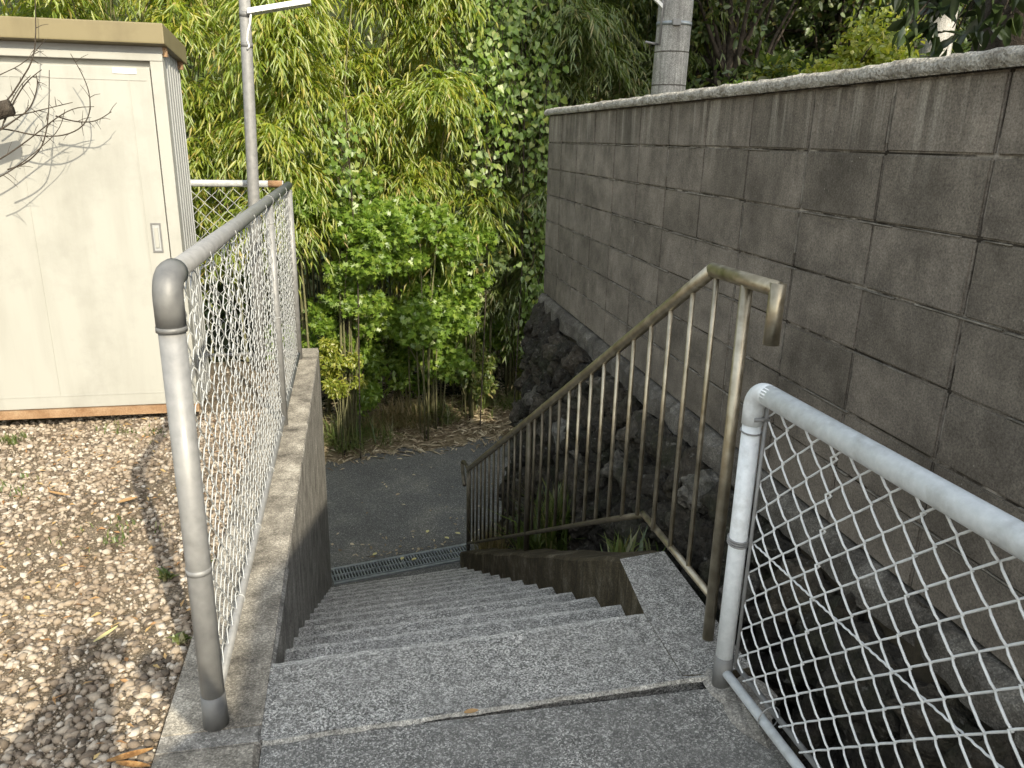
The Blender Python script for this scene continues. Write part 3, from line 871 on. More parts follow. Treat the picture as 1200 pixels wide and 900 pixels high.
tube('tension_wire', tw, 0.0027, 'wire_pale', rf, 5)
for k in range(3):
    tube('wire_wrap', arc((GX, GY0, 0.462 + k * 0.007), 0.0275, 0, 2 * math.pi, 16, (1, 0, 0), (0, 1, 0.12)), 0.003, 'galv', rf, 6)
tube('wire_wrap', arc((GX, GY0, GZ - 0.115), 0.027, 0, 2 * math.pi, 16, (1, 0, 0), (0, 1, 0.1)), 0.0022, 'galv', rf, 6)
for k in range(6):
    c_ = Vector((GX, GY0, 0.053)) + gd * (.22 + .42 * k)
    tube('tie_wire', arc(c_ + Vector((.014, 0, .01)), 0.03, 0, 2 * math.pi, 14, (1, 0, .3), (0, 0.15, 1)), 0.0018, 'galv', rf, 5)
tube('rail_bolt', [(GX - 0.01, GY0 - 0.028, GZ - 0.075), (GX + 0.03, GY0 - 0.03, GZ - 0.075)], 0.006, 'galv', rf, 8)
# broken mortar patch around the post base
v, f = [], []
NA = 22
for j in range(NA):
    a = 2 * math.pi * j / NA
    rr = 1 + 0.25 * math.sin(a * 3 + 1) + rng.uniform(-.12, .12)
    v.append((GX + 0.03 + math.cos(a) * 0.085 * rr, GY0 - 0.07 + math.sin(a) * 0.14 * rr, -0.004))
for j in range(NA):
    x, y, _ = v[j]
    v.append((GX + .03 + (x - GX - .03) * .8, GY0 - .07 + (y - GY0 + .07) * .8, 0.004 + jit(0.004)))
v.append((GX + 0.02, GY0 - 0.04, 0.012))
for j in range(NA):
    k2 = (j + 1) % NA
    f += [(j, k2, NA + k2, NA + j), (NA + j, NA + k2, 2 * NA)]
solid('mortar_collar', v, f, 'patch', rf)

# ------------------------------------------------------------ stainless handrail
hr = thing('handrail', 'weathered stainless handrail with balusters beside the steps', 'handrail', (1.05, 1.98, 0.0))
def hx(y): return 1.05 if y < 2.2 else 1.05 - 0.047 * (y - 2.2)
YE = 6.02
TS = (1.139 + 1.165) / (YE - 2.17)
BS = (0.135 + 1.865) / (YE - 2.56)
def ztop(y): return 1.139 if y < 2.17 else 1.139 - TS * (y - 2.17)
def zbot(y): return 0.135 if y < 2.56 else 0.135 - BS * (y - 2.56)
RT = 0.0215
tube('top_rail', [(hx(2.17), 2.17, ztop(2.17))] + [(hx(y), y, ztop(y)) for y in (2.4, 3.2, 4.2, 5.2, YE)], RT, 'stainless', hr, 20)
tube('top_rail', [(1.05, 1.795, 1.15), (1.05, 2.175, 1.139)], RT - .0004, 'stainless', hr, 20)
tube('rail_return', [(1.05, 1.795, 1.165), (1.05, 1.795, 1.005)], RT - .0008, 'stainless', hr, 20)
tube('bottom_rail', [(1.05, 1.96, 0.150), (1.05, 2.565, 0.135)], 0.0125, 'stainless', hr, 14)
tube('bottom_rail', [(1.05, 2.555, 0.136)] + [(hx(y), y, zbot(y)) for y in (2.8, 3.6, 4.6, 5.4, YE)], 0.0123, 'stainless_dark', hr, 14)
tube('post', [(1.05, 1.955, -0.01), (1.05, 1.955, 1.138)], 0.0175, 'stainless', hr, 18)
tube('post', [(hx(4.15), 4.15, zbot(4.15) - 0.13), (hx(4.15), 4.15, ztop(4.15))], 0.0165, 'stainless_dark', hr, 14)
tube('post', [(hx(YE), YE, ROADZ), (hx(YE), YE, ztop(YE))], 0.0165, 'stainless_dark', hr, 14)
y = 2.14
while y < YE - 0.06:
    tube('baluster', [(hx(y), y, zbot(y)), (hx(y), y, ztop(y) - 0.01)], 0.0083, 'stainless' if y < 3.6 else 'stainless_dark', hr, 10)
    y += 0.1465
loop = [(hx(YE), YE, ztop(YE))] + [Vector((hx(YE), YE, ztop(YE))) + Vector((-0.03 * q, 0.03 + 0.24 * math.sin(q * math.pi), 0.03 * math.sin(q * math.pi) - 0.16 * q)) for q in (0.1, 0.25, 0.4, 0.55, 0.7, 0.85, 1.0)]
tube('rail_end_loop', loop, 0.0155, 'stainless_dark', hr, 12)

# ------------------------------------------------------------ shed
SX, SY, SD, SW = -0.868, 4.29, 0.40, 2.4
sh = thing('storage_shed', 'cream painted steel storage shed with a brown roof on the gravel', 'shed', (SX - SW / 2, SY + SD / 2, -0.01))
SZ0, SZ1 = 0.05, 1.875
box('carcass', (SX - SW, SX - 0.006, SY + 0.03, SY + SD - 0.01, SZ0 + .01, SZ1 - 0.01), 'shed', sh)
box('corner_post', (SX - 0.058, SX, SY - 0.004, SY + 0.05, SZ0, SZ1 - 0.03), 'shed', sh, 0.004)
box('header', (SX - SW, SX + 0.001, SY - 0.008, SY + 0.03, SZ1 - 0.052, SZ1 - 0.018), 'shed', sh, 0.004)
box('eave_band', (SX - SW, SX + 0.0015, SY + 0.012, SY + 0.032, SZ1 - 0.017, SZ1 + 0.03), 'shed_side', sh)
box('sill', (SX - SW, SX + 0.002, SY - 0.012, SY + 0.03, SZ0 - 0.005, SZ0 + 0.04), 'rust', sh, 0.003)
dx1 = SX - 0.064
d1 = box('door', (dx1 - 1.06, dx1, SY + 0.002, SY + 0.0285, SZ0 + 0.044, SZ1 - 0.082), 'shed', sh, 0.005)
d2 = box('door', (SX - SW + .02, dx1 - 1.03, SY + 0.0295, SY + 0.05, SZ0 + 0.044, SZ1 - 0.082), 'shed', sh, 0.005)
def sub(name, b, mat, par, bev=0.0):
    v, f = box_vf(*b)
    v = np.array(v); c = (v.min(0) + v.max(0)) / 2
    me = mesh_np(name, v - c, f, mat)
    o = link(name, me, par, Vector(c) - world_loc(par))
    if bev: bevel(o, bev)
    return o
hxx, hz = -0.985, 0.985
for (a, b, c_, d_) in ((hxx - .024, hxx + .024, hz + .066, hz + .074), (hxx - .024, hxx + .024, hz - .074, hz - .066), (hxx - .024, hxx - .017, hz - .0655, hz + .0655), (hxx + .017, hxx + .024, hz - .0655, hz + .0655)):
    sub('handle_frame', (a, b, SY - 0.003, SY + 0.004, c_, d_), 'galv_dark', d1)
sub('handle_recess', (hxx - .0165, hxx + .0165, SY - 0.0005, SY + 0.004, hz - .065, hz + .065), 'shed_side', d1)
sub('finger_pull', (hxx - .009, hxx + .009, SY - 0.006, SY + 0.003, hz - .05, hz + .052), 'shed', d1, 0.002)
for xx in (dx1 - 0.10, dx1 - 0.62):
    sub('pressed_rib', (xx - 0.0025, xx + 0.0025, SY - 0.0005, SY + 0.003, SZ0 + 0.11, SZ1 - 0.14), 'shed', d1)
for zz in (SZ1 - 0.14, SZ0 + 0.11):
    sub('pressed_rib', (dx1 - 1.0, dx1 - 0.02, SY - 0.0004, SY + 0.003, zz - .002, zz + .002), 'shed', d1)
sub('maker_plate', (dx1 - 0.165, dx1 - 0.06, SY - 0.0022, SY + 0.003, SZ1 - 0.112, SZ1 - 0.088), 'white', d1)
# ribbed side wall
v, f = [], []
yy = SY + 0.05; k = 0
prof = []
while yy < SY + SD:
    prof += [(yy, 0.0), (yy + 0.018, 0.0), (yy + 0.024, -0.012), (yy + 0.046, -0.012), (yy + 0.052, 0.0)]
    yy += 0.058
prof = [(min(a, SY + SD), b) for a, b in prof]
for a, b in prof:
    v += [(SX + b - 0.002, a, SZ0), (SX + b - 0.002, a, SZ1 + 0.0)]
f = [(2 * i, 2 * i + 2, 2 * i + 3, 2 * i + 1) for i in range(len(prof) - 1)]
solid('side_wall', v, f, 'shed_side', sh)
# roof: front fascia high, falling to the back
rx0, rx1 = SX - SW - 0.03, SX + 0.03
ry0, ry1 = SY - 0.07, SY + SD + 0.06
v = [(rx0, ry0, 1.895), (rx1, ry0, 1.895), (rx1, ry1, 1.845), (rx0, ry1, 1.845), (rx0, ry0, 1.985), (rx1, ry0, 1.985), (rx1, ry1, 1.935), (rx0, ry1, 1.935)]
f = [(0, 3, 2, 1), (4, 5, 6, 7), (0, 1, 5, 4), (1, 2, 6, 5), (2, 3, 7, 6), (3, 0, 4, 7)]
bevel(solid('roof', v, f, 'roof', sh), 0.006)
box('rusty_bracket', (SX - 0.005, SX + 0.02, SY + 0.012, SY + 0.04, SZ1 - 0.03, SZ1 + 0.012), 'rust', sh)
box('rusty_bracket', (SX - 0.005, SX + 0.02, SY + SD - 0.03, SY + SD, SZ1 - 0.06, SZ1 - 0.012), 'rust', sh)
for xx in (SX - 0.1, SX - 1.2, SX - 2.3):
    for yy in (SY + 0.06, SY + SD - 0.1):
        box('footing', (xx - .05, xx + .05, yy, yy + .1, -0.045, SZ0 - 0.006), 'concrete_top', sh, 0.005)

# ------------------------------------------------------------ lamp pole
lp = thing('lamp_pole', 'slim grey steel pole with a white light head at the fence corner', 'lamp pole', (-0.655, 5.3, -0.03))
tube('pole', [(-0.655, 5.3, -0.03), (-0.615, 5.3, 1.1), (-0.578, 5.3, 2.35), (-0.55, 5.3, 3.2)], [0.036, 0.036, 0.033, 0.031], 'galv', lp, 18)
hd = thing('tmp', None, None, (0, 0, 0)); bpy.data.objects.remove(hd)
v, f = box_vf(-0.565, -0.20, 5.24, 5.36, 2.175, 2.205)
v = [(x, y, z + (x + 0.565) * 0.20) for x, y, z in v]
bevel(solid('light_head', v, f, 'white', lp), 0.006)
tube('band_clamp', [(-0.5835, 5.3, 2.16), (-0.5795, 5.3, 2.19)], 0.037, 'galv_dark', lp, 16)
tube('cable', [(-0.545, 5.262, 2.185), (-0.552, 5.25, 2.13), (-0.572, 5.255, 2.07), (-0.578, 5.262, 2.03), (-0.568, 5.256, 2.0), (-0.582, 5.263, 1.98)], 0.006, 'white', lp, 6)
tube('band_clamp', [(-0.5865, 5.3, 1.995), (-0.5855, 5.3, 2.02)], 0.0362, 'galv_dark', lp, 16)

# ------------------------------------------------------------ utility poles behind the block wall
def utility(name, label, x, y, r, lean, zs_):
    t = thing(name, label, 'utility pole', (x, y, -2.1), 'concrete utility poles')
    pts = [(x + lean * (z - 2), y, z) for z in (-2.1, 0, 2, 4, 7.5)]
    tube('shaft', pts, [r * 1.09, r * 1.05, r, r * .965, r * .9], 'pole_conc', t, 28)
    for zz in zs_:
        tube('joint_ring', [(x + lean * (zz - 2), y, zz - .006), (x + lean * (zz - 2), y, zz + .006)], r * 1.006, 'mortar', t, 28)
    return t
up = utility('utility_pole', 'concrete utility pole with a steel band rising behind the block wall', 3.19, 8.0, 0.172, 0.018, (2.05, 2.36))
tube('steel_band', [(3.20, 8, 2.60), (3.20, 8, 2.635)], 0.1755, 'grate', up, 28)
tube('step_bolt', [(3.03, 7.97, 2.43), (2.89, 7.93, 2.44)], 0.012, 'galv', up, 8)
tube('conduit', [(3.035, 7.93, 2.42), (3.04, 7.93, 2.75), (3.045, 7.93, 3.6)], 0.013, 'galv', up, 8)
box('clamp', (3.11, 3.19, 7.80, 7.835, 2.59, 2.645), 'galv', up, 0.004)
v, f = box_vf(2.90, 3.03, 7.9, 7.93, 2.76, 2.80)
v = [(x, y, z - (x - 2.90) * 0.8) for x, y, z in v]
solid('stay_bracket', [(x, y, z + 0.09) for x, y, z in v], f, 'white', up)
utility('utility_pole', 'sunlit pale concrete utility pole partly hidden by dark hanging leaves', 6.95, 9.0, 0.18, 0.0, (2.3, 3.1))

# ------------------------------------------------------------ vegetation
def culm_pts(x, y, z0, h, lx, ly, n=7):
    return [(x + lx * (i / n) ** 2.2, y + ly * (i / n) ** 2.2, z0 + h * (i / n) * (1 - 0.12 * (i / n) ** 2)) for i in range(n + 1)]
def gz(x, y): return float(hill_h(np.array([x]), np.array([y]))[0])
def bamboo(x, y, h, n, leaf, label, group, zlo=-0.2, rad=0.95, culms=5, per=6, dense_front=True, rz=None):
    z0 = gz(x, y)
    t = thing('bamboo', label, 'bamboo', (x, y, z0), group)
    for k in range(culms):
        bx, by = x + rng.uniform(-.55, .55), y + rng.uniform(-.35, .45)
        hh = h * rng.uniform(.8, 1.05)
        rr = rng.uniform(.011, .02)
        tube('culm', culm_pts(bx, by, gz(bx, by) - .05, hh, rng.uniform(-.7, .7), rng.uniform(-.9, -.1)), [rr * (1 - .8 * i / 7) + .002 for i in range(8)], 'culm', t, 7)
    # drooping sprays: side branches arch out of each lobe of the crown and carry rows of leaves
    hi = z0 + h * 0.9
    L = 11
    lz = zlo + (hi - zlo) * (np.arange(L) + rng.random(L)) / L
    la = rng.uniform(0, 2 * math.pi, L) ; la = np.where(rng.random(L) < .6, -math.pi / 2 + rng.normal(size=L) * .8, la)
    lc = np.stack([x + np.cos(la) * rad * .62 * rng.random(L), y - .25 + np.sin(la) * rad * .55 * rng.random(L) - .3 * (lz - z0) / h, lz], -1)
    m = n
    li = rng.integers(0, L, m)
    a = rng.uniform(0, 2 * math.pi, m)
    el = rng.uniform(-.5, .9, m)
    out = np.stack([np.cos(a) * np.cos(el), np.sin(a) * np.cos(el), np.sin(el)], -1)
    ln = rng.uniform(.28, .62, m)
    c0 = lc[li] + rvec(m) * .10
    arrs = []
    K = per
    S = np.linspace(.25, 1.0, K)
    for s_ in S:
        p = c0 + out * (ln * s_)[:, None]
        p[:, 2] -= .55 * ln * s_ ** 2
        tg = out.copy(); tg[:, 2] -= 1.1 * s_
        tg = unit(tg)
        for side in (-1, 1):
            sd = np.cross(tg, np.array([0, 0, 1.0])) * side
            d = unit(tg * .8 + sd * .55 + rvec(m) * .35 - np.array([0, 0, .45]))
            nm = np.array([.1, -.35, .8]) + rvec(m) * .55
            keep = rng.random(m) < .86
            arrs.append(leaf_arrays(T_LANCE, p[keep], d[keep], nm[keep], (.08 + .10 * rng.random(m))[keep], (.014 + .011 * rng.random(m))[keep]))
    c = c0 + out * (ln * .5)[:, None]
    foliage('foliage', arrs, leaf, t)['kind'] = 'stuff'
    # thin side branches
    parts = []
    for k in range(26):
        j = int(rng.integers(m))
        p = Vector(c[j]); q = Vector((x + rng.uniform(-.3, .3), y + .1, p.z + rng.uniform(-.1, .25)))
        parts.append(tube_vf([q, q.lerp(p, .5) + Vector((0, 0, .08)), p], [.006, .004, .002], 4, False))
    v, f = merge(parts)
    tag(solid('branches', v, f, 'culm', t, True), kind='stuff')
    return t
GB = 'bamboo along the far side of the road'
LIT = 'bamboo with yellow green drooping leaves behind the sunlit fence'
SHD = 'bamboo with shade-darkened green leaves standing between the road and block wall end'
for (x, y, h, n, zlo, lab) in [(-4.6, 8.6, 6.2, 900, -.6, 'yellow green bamboo far behind the shed, beyond its hinge end'), (-3.3, 8.9, 6.2, 1300, -.5, 'yellow green bamboo showing over the middle of the shed roof'),
        (-2.3, 8.5, 6.0, 1500, 0.1, 'yellow green bamboo behind the corner of the shed roof'), (-1.5, 9.2, 6.6, 1500, 0.0, 'yellow green bamboo between the shed and the lamp pole'),
        (-0.65, 8.9, 6.3, 1650, 0.35, 'drooping yellow green bamboo just beside the lamp pole'), (0.15, 9.5, 6.8, 1600, .2, 'bright bamboo above the tall bright green shrub'),
        (0.85, 9.4, 6.5, 1500, .3, 'bright bamboo beside the sunlit heart leaved vine'), (-2.9, 10.2, 7, 1000, .5, 'taller bamboo in the back row behind the shed'),
        (-1.0, 10.6, 7, 1000, .5, 'taller bamboo in the back row behind the lamp pole'), (0.5, 10.8, 7.2, 1000, .3, 'taller bamboo in the back row behind the shrubs')]:
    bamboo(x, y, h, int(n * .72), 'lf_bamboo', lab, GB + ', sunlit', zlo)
for (x, y, h, n, zlo, lab) in [(1.7, 10.2, 6.6, 1500, -.3, 'shade-darkened green bamboo behind the sunlit vine'), (2.35, 9.9, 6.2, 1500, -.7, 'shade-darkened green bamboo beside the far end of the block wall'),
        (3.0, 10.4, 6.6, 1400, -.9, 'shade-darkened green bamboo between the block wall end and utility pole'), (2.0, 11.4, 7, 1100, 0, 'shade-darkened green bamboo in the back row behind the vine'),
        (3.6, 11.2, 6.8, 1100, -.5, 'shade-darkened green bamboo behind the banded utility pole'), (4.4, 10.4, 6, 1000, 0.5, 'shade-darkened green bamboo beside the dark broadleaf tree')]:
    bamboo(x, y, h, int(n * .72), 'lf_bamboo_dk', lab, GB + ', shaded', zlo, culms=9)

def crown_tree(name, label, x, y, z0, h, rx, rz, n, per, tpl, L, W, leaf, cat='tree', group=None, trunk_r=0.1, cz=None, clumps=26, base=None, droop=0.2, tag_parts=True, cseed=0, shift=(0, 0), stems=1):
    t = thing(name, label, cat, (x, y, z0), group)
    cz = z0 + h - rz if cz is None else cz
    r = np.random.default_rng(cseed + 50)
    cl = unit(r.normal(size=(clumps, 3))) * (r.random((clumps, 1)) ** 0.45)
    cl = cl * np.array([rx, rx * .8, rz]) + np.array([x + shift[0], y + shift[1], cz])
    cr = rx * r.uniform(0.22, 0.42, clumps)
    idx = r.integers(0, clumps, n)
    d = unit(r.normal(size=(n, 3)))
    c = cl[idx] + d * (cr[idx] * (0.45 + 0.6 * r.random(n) ** .6))[:, None] * np.array([1, 1, .62])
    parts = [tube_vf([(x, y, z0 - .1), (x + .04, y, z0 + (cz - z0) * .5), (x + shift[0] * .4, y + shift[1] * .4, cz)], [trunk_r * 1.15, trunk_r, trunk_r * .7], 12)]
    if cat in ('shrub', 'bush'):
        for k in range(5):
            a_ = r.uniform(0, 6.28); q = rx * r.uniform(.2, .7)
            tube('stem', [(x + math.cos(a_) * .06, y + math.sin(a_) * .06, z0 - .06), (x + math.cos(a_) * q * .35, y + math.sin(a_) * q * .3, z0 + (cz - z0) * .55), (x + shift[0] + math.cos(a_) * q, y + shift[1] + math.sin(a_) * q * .8, cz)], [trunk_r * .55, trunk_r * .45, trunk_r * .25], 'culm', t, 6)
        parts = [tube_vf([(x, y, z0 - .06), (x + .03, y, z0 + .1)], [trunk_r * .7, trunk_r * .6], 8)]
    tv, tf = merge(parts)
    tr = solid('trunk', tv, tf, 'bark', t, True)
    lp_ = []
    for j in range(clumps):
        s = Vector((x + shift[0] * .3, y + shift[1] * .3, z0 + (cz - z0) * (r.uniform(.75, 1) if cat in ('shrub', 'bush') else r.uniform(.5, 1))))
        e = Vector(cl[j])
        mid = s.lerp(e, .5) + Vector((0, 0, .12 * rz))
        lp_.append(tube_vf([s, mid, e], [trunk_r * .4, trunk_r * .22, trunk_r * .07], 6, False))
    v, f = merge(lp_)
    tag(solid('limbs', v, f, 'bark', t, True), kind='stuff')
    foliage('crown', [sprigs(c, per, L * .9, tpl, L, W, droop, d, .6, .45)], leaf, t)['kind'] = 'stuff'
    return t
# broadleaf shrubs in front of the bamboo
GS = 'leafy shrubs at the road edge'
crown_tree('shrub', 'tall bright green shrub in the gap between fence end and bamboo', -0.15, 8.65, gz(-.15, 8.65), 3.9, 0.72, 0.55, 1700, 5, T_MAPLE, 0.062, 0.06, 'lf_shrub', 'shrub', GS, 0.025, cz=0.70, clumps=16, cseed=1, shift=(0.1, -.1))
crown_tree('shrub', 'bright layered shrub beside the tall shrub under the bamboo', 0.75, 8.85, gz(.75, 8.85), 3.6, 0.70, 0.60, 1700, 5, T_MAPLE, 0.062, 0.06, 'lf_shrub', 'shrub', GS, 0.022, cz=0.72, clumps=16, cseed=8)
crown_tree('shrub', 'bushy green shrub overhanging the littered road verge', 0.90, 9.05, gz(.9, 9.2), 3.0, 0.78, 0.72, 2300, 5, T_MAPLE, 0.068, 0.066, 'lf_shrub', 'shrub', GS, 0.022, cz=-0.55, clumps=26, cseed=2)
crown_tree('shrub', 'small bright green shrub low beside the retaining wall end', -0.12, 8.7, gz(-.1, 8.7), 1.9, 0.45, 0.50, 800, 5, T_MAPLE, 0.062, 0.06, 'lf_shrub', 'shrub', GS, 0.016, cz=-0.25, clumps=14, cseed=3)
crown_tree('shrub', 'drooping yellow green shrub touching the far end of the retaining wall', -0.22, 8.5, gz(-.22, 8.5), 1.3, 0.26, 0.42, 620, 5, T_OVAL, 0.05, 0.024, 'lf_yellow', 'shrub', GS, 0.012, cz=-1.05, clumps=12, cseed=4, droop=.6)
crown_tree('shrub', 'shaded blue green shrub in front of the dark bamboo stems', 1.35, 9.35, gz(1.35, 9.35), 3.2, 0.58, 0.75, 1200, 5, T_MAPLE, 0.068, 0.066, 'lf_tree', 'shrub', GS, 0.02, cz=0.20, clumps=18, cseed=5)
crown_tree('shrub', 'low leafy shrub spilling onto the verge by the yellow green shrub', 0.0, 9.05, gz(.0, 9.05), 1.0, 0.36, 0.42, 700, 5, T_OVAL, 0.065, 0.032, 'lf_shrub', 'shrub', GS, 0.014, cz=-1.25, clumps=14, cseed=6, droop=.5)
crown_tree('shrub', 'low leafy shrub at the foot of the bushy green shrub', 1.35, 9.45, gz(1.35, 9.45), 0.9, 0.40, 0.35, 600, 5, T_OVAL, 0.065, 0.032, 'lf_bamboo_dk', 'shrub', GS, 0.014, cz=-1.35, clumps=12, cseed=7, droop=.5)
for i_, (x, y, cz_, rx_, lab) in enumerate([(0.55, 9.75, -1.15, .55, 'low leafy undergrowth behind the sunlit grass clump'), (1.3, 9.95, -1.25, .5, 'low leafy undergrowth below the shaded shrub'),
        (-0.45, 9.4, -.9, .6, 'low leafy undergrowth behind the yellow green shrub'), (0.05, 9.5, -.7, .5, 'low leafy undergrowth under the tall bright shrub'), (2.0, 10.2, -1.0, .55, 'low leafy undergrowth by the dark bamboo stems'), (2.5, 9.6, -1.1, .5, 'low leafy undergrowth at the stone wall end')]):
    crown_tree('bush', lab, x, y, gz(x, y), 1.0, rx_, .5, 520, 5, T_OVAL, .08, .036, 'lf_bamboo_dk' if i_ % 2 else 'lf_shrub', 'bush', 'low bushes under the bamboo', .012, cz=cz_, clumps=14, cseed=60 + i_, droop=.5)
# a stand of thin bamboo stems seen under the leaves
cs_ = thing('bamboo_thicket', 'dense stand of thin bare bamboo stems under the shrubs', 'bamboo', (1.3, 10.4, gz(1.3, 10.4)))
for k in range(90):
    bx, by = rng.uniform(-.7, 3.0), rng.uniform(9.7, 10.9)
    rr = rng.uniform(.008, .017); zz = gz(bx, by)
    tube('culm', [(bx, by, zz - .05), (bx + rng.uniform(-.1, .1), by + rng.uniform(-.1, .1), zz + 1.2), (bx + rng.uniform(-.25, .25), by + rng.uniform(-.2, .2), zz + rng.uniform(2.4, 3.4))], [rr, rr * .9, rr * .6], 'culm', cs_, 6)
# vines: heart leaves in hanging curtains
def vine(label, x, y, ztop_, zlen, w, strands, leaf, seed):
    r = np.random.default_rng(seed)
    t = thing('climbing_vine', label, 'vine', (x, y, gz(x, y)), 'heart leaved vines on the bamboo')
    parts, cs = [], []
    for k in range(strands):
        bx = x + r.uniform(-w, w); by = y + r.uniform(-.15, .15)
        zt = ztop_ - r.uniform(0, .5); zl = zlen * r.uniform(.45, 1)
        pts = [(bx + .06 * math.sin(i * 1.3 + k), by + .03 * math.cos(i * 1.1), zt - zl * i / 10) for i in range(11)]
        parts.append(tube_vf(pts, .004, 4, False))
        for q in range(int(zl * 40)):
            s = r.random() * 9.99; i0 = int(s)
            p = np.array(pts[i0]) * (1 - s + i0) + np.array(pts[i0 + 1]) * (s - i0)
            cs.append(p + r.normal(size=3) * .075)
    parts.append(tube_vf([(x, y + .2, gz(x, y) - .05), (x + .05, y + .1, 0), (x, y, ztop_)], .008, 5, False))
    v, f = merge(parts)
    tag(solid('stems', v, f, 'twig', t, True), kind='stuff')
    c = np.array(cs); n_ = len(c)
    d = np.stack([r.uniform(-1, 1, n_), r.uniform(-.8, .2, n_), -np.ones(n_)], -1)
    nm = np.stack([r.uniform(-1, 1, n_), -np.ones(n_), r.uniform(-.1, 1.3, n_)], -1)
    foliage('foliage', [leaf_arrays(T_HEART, c, d, nm, .066 * (.5 + .9 * r.random(n_)), .062 * (.5 + .9 * r.random(n_)))], leaf, t)['kind'] = 'stuff'
vine('sunlit vine with heart shaped leaves climbing the tall bamboo', 1.45, 8.85, 3.5, 2.4, 0.38, 20, 'lf_vine', 11)
vine('vine trailing heart shaped leaves in front of the shrub', -0.03, 8.2, 1.75, 0.8, 0.14, 6, 'lf_vine', 12)
vine('shaded vine hanging beside the block wall end', 2.35, 9.1, 1.9, 3.0, 0.35, 12, 'lf_vine', 13)
vine('vine creeping up the bamboo above the shaded shrub', 1.9, 9.0, 3.6, 2.2, 0.35, 14, 'lf_vine', 14)

# trees behind the block wall
GT = 'trees growing behind the block wall'
for i, (x, y, z0, h, rx, rz, n, lab) in enumerate([(4.6, 9.6, -1.2, 6.2, 1.7, 2.2, 2600, 'broadleaf tree just past the utility pole with dark leaves'),
        (6.6, 10.6, -.6, 6.0, 1.8, 2.2, 2600, 'broadleaf tree behind the pale far utility pole'),
        (3.2, 11.8, -.4, 7.0, 1.9, 2.6, 2400, 'dark broadleaf tree between the bamboo and the utility pole'),
        (8.8, 9.8, -.6, 5.6, 2.0, 2.3, 2200, 'broadleaf tree beyond the wall beside the large trunk'),
        (5.6, 12.6, .4, 7.5, 2.4, 3, 2000, 'tall tree far up the slope behind the utility pole'),
        (9.8, 12.6, .6, 7.5, 2.6, 3, 1800, 'tall tree far up the slope behind the large trunk')]):
    crown_tree('broadleaf_tree', lab, x, y, z0, h, rx, rz, n, 6, T_OVAL, 0.10, 0.055, 'lf_tree', 'tree', GT, 0.09, cseed=20 + i, clumps=34)
crown_tree('shrub', 'sunlit yellow green shrub showing over the block wall cap', 5.35, 8.2, 1.0, 2.0, 0.95, 0.6, 1300, 5, T_OVAL, 0.085, 0.045, 'lf_yellow', 'shrub', None, 0.03, cz=2.2, clumps=18, cseed=31)
crown_tree('shrub', 'low grey green shrub at the foot of the utility pole', 4.2, 8.3, 0.9, 1.4, 0.9, 0.5, 800, 5, T_OVAL, 0.07, 0.035, 'lf_shrub', 'shrub', None, 0.03, cz=1.8, clumps=14, cseed=32)
# large tree on the bank to the right: thick trunk and dark hanging twigs over the wall
bt = thing('large_tree', 'large dark trunk behind the block wall with glossy leaves hanging over', 'tree', (3.78, 4.2, 1.18))
v, f = tube_vf([(3.78, 4.2, 1.05), (3.80, 4.2, 1.9), (3.86, 4.15, 2.7), (4.1, 4.0, 4.0), (4.5, 3.8, 6.0)], [.34, .27, .25, .22, .14], 20)
v = [(x + .018 * math.sin(13 * math.atan2(y - 4.2, x - 3.8) + z * 3), y + .018 * math.cos(11 * math.atan2(y - 4.2, x - 3.8) + z * 2), z) for x, y, z in v]
solid('trunk', v, f, 'bark', bt, True)
r = np.random.default_rng(77)
ncl = 60
cl = unit(r.normal(size=(ncl, 3))) * (r.random((ncl, 1)) ** .5) * np.array([1.7, 2.0, 2.1]) + np.array([5.5, 3.0, 6.2])
lp_ = []
for j in range(ncl):
    s = Vector((4.3, 3.9, r.uniform(4.2, 6)))
    e = Vector(cl[j]); lp_.append(tube_vf([s, s.lerp(e, .5) + Vector((0, 0, .3)), e], [.09, .05, .012], 6, False))
hang = []
for j in range(20):
    e = Vector((r.uniform(2.55, 3.35), r.uniform(3.35, 3.9), r.uniform(1.98, 2.5)))
    s = Vector((3.9, 4.1, r.uniform(2.9, 3.4)))
    mid = s.lerp(e, .55) + Vector((0, 0, .15))
    lp_.append(tube_vf([s, mid, e], [.018, .009, .003], 5, False))
    for q in range(6):
        hang.append(tuple(mid.lerp(e, q / 5) + Vector(tuple(r.uniform(-.05, .05, 3)))))
v, f = merge(lp_)
tag(solid('limbs', v, f, 'bark', bt, True), kind='stuff')
n = 3800
idx = r.integers(0, ncl, n); d = unit(r.normal(size=(n, 3)))
c = cl[idx] + d * (r.random(n) ** .6)[:, None] * 0.75
foliage('crown', [sprigs(c, 6, .12, T_OVAL, .16, .075, .3, d, .6, .4), sprigs(np.array(hang), 5, .05, T_OVAL, .13, .055, .7, None, 0, .3)], 'lf_dark', bt)['kind'] = 'stuff'

r = np.random.default_rng(91)
n = 20000
x = r.uniform(-8, 14, n); dd = 3.6 + r.random(n) * 5.0
y = road_far(x) + dd
c = np.stack([x, y, hill_h(x, y) + .08 + r.random(n) ** 2 * 1.1], -1)
V, F = leaf_arrays(T_OVAL, c, rvec(n) + np.array([0, -.4, -.5]), rvec(n) * .6 + np.array([0, -.6, .7]), .17 * (.6 + .8 * r.random(n)), .085 * (.6 + .8 * r.random(n)))
tag(solid('undergrowth', V, F, 'lf_bamboo_dk'), 'dense leafy undergrowth covering the hillside behind the bamboo', 'undergrowth', kind='stuff')
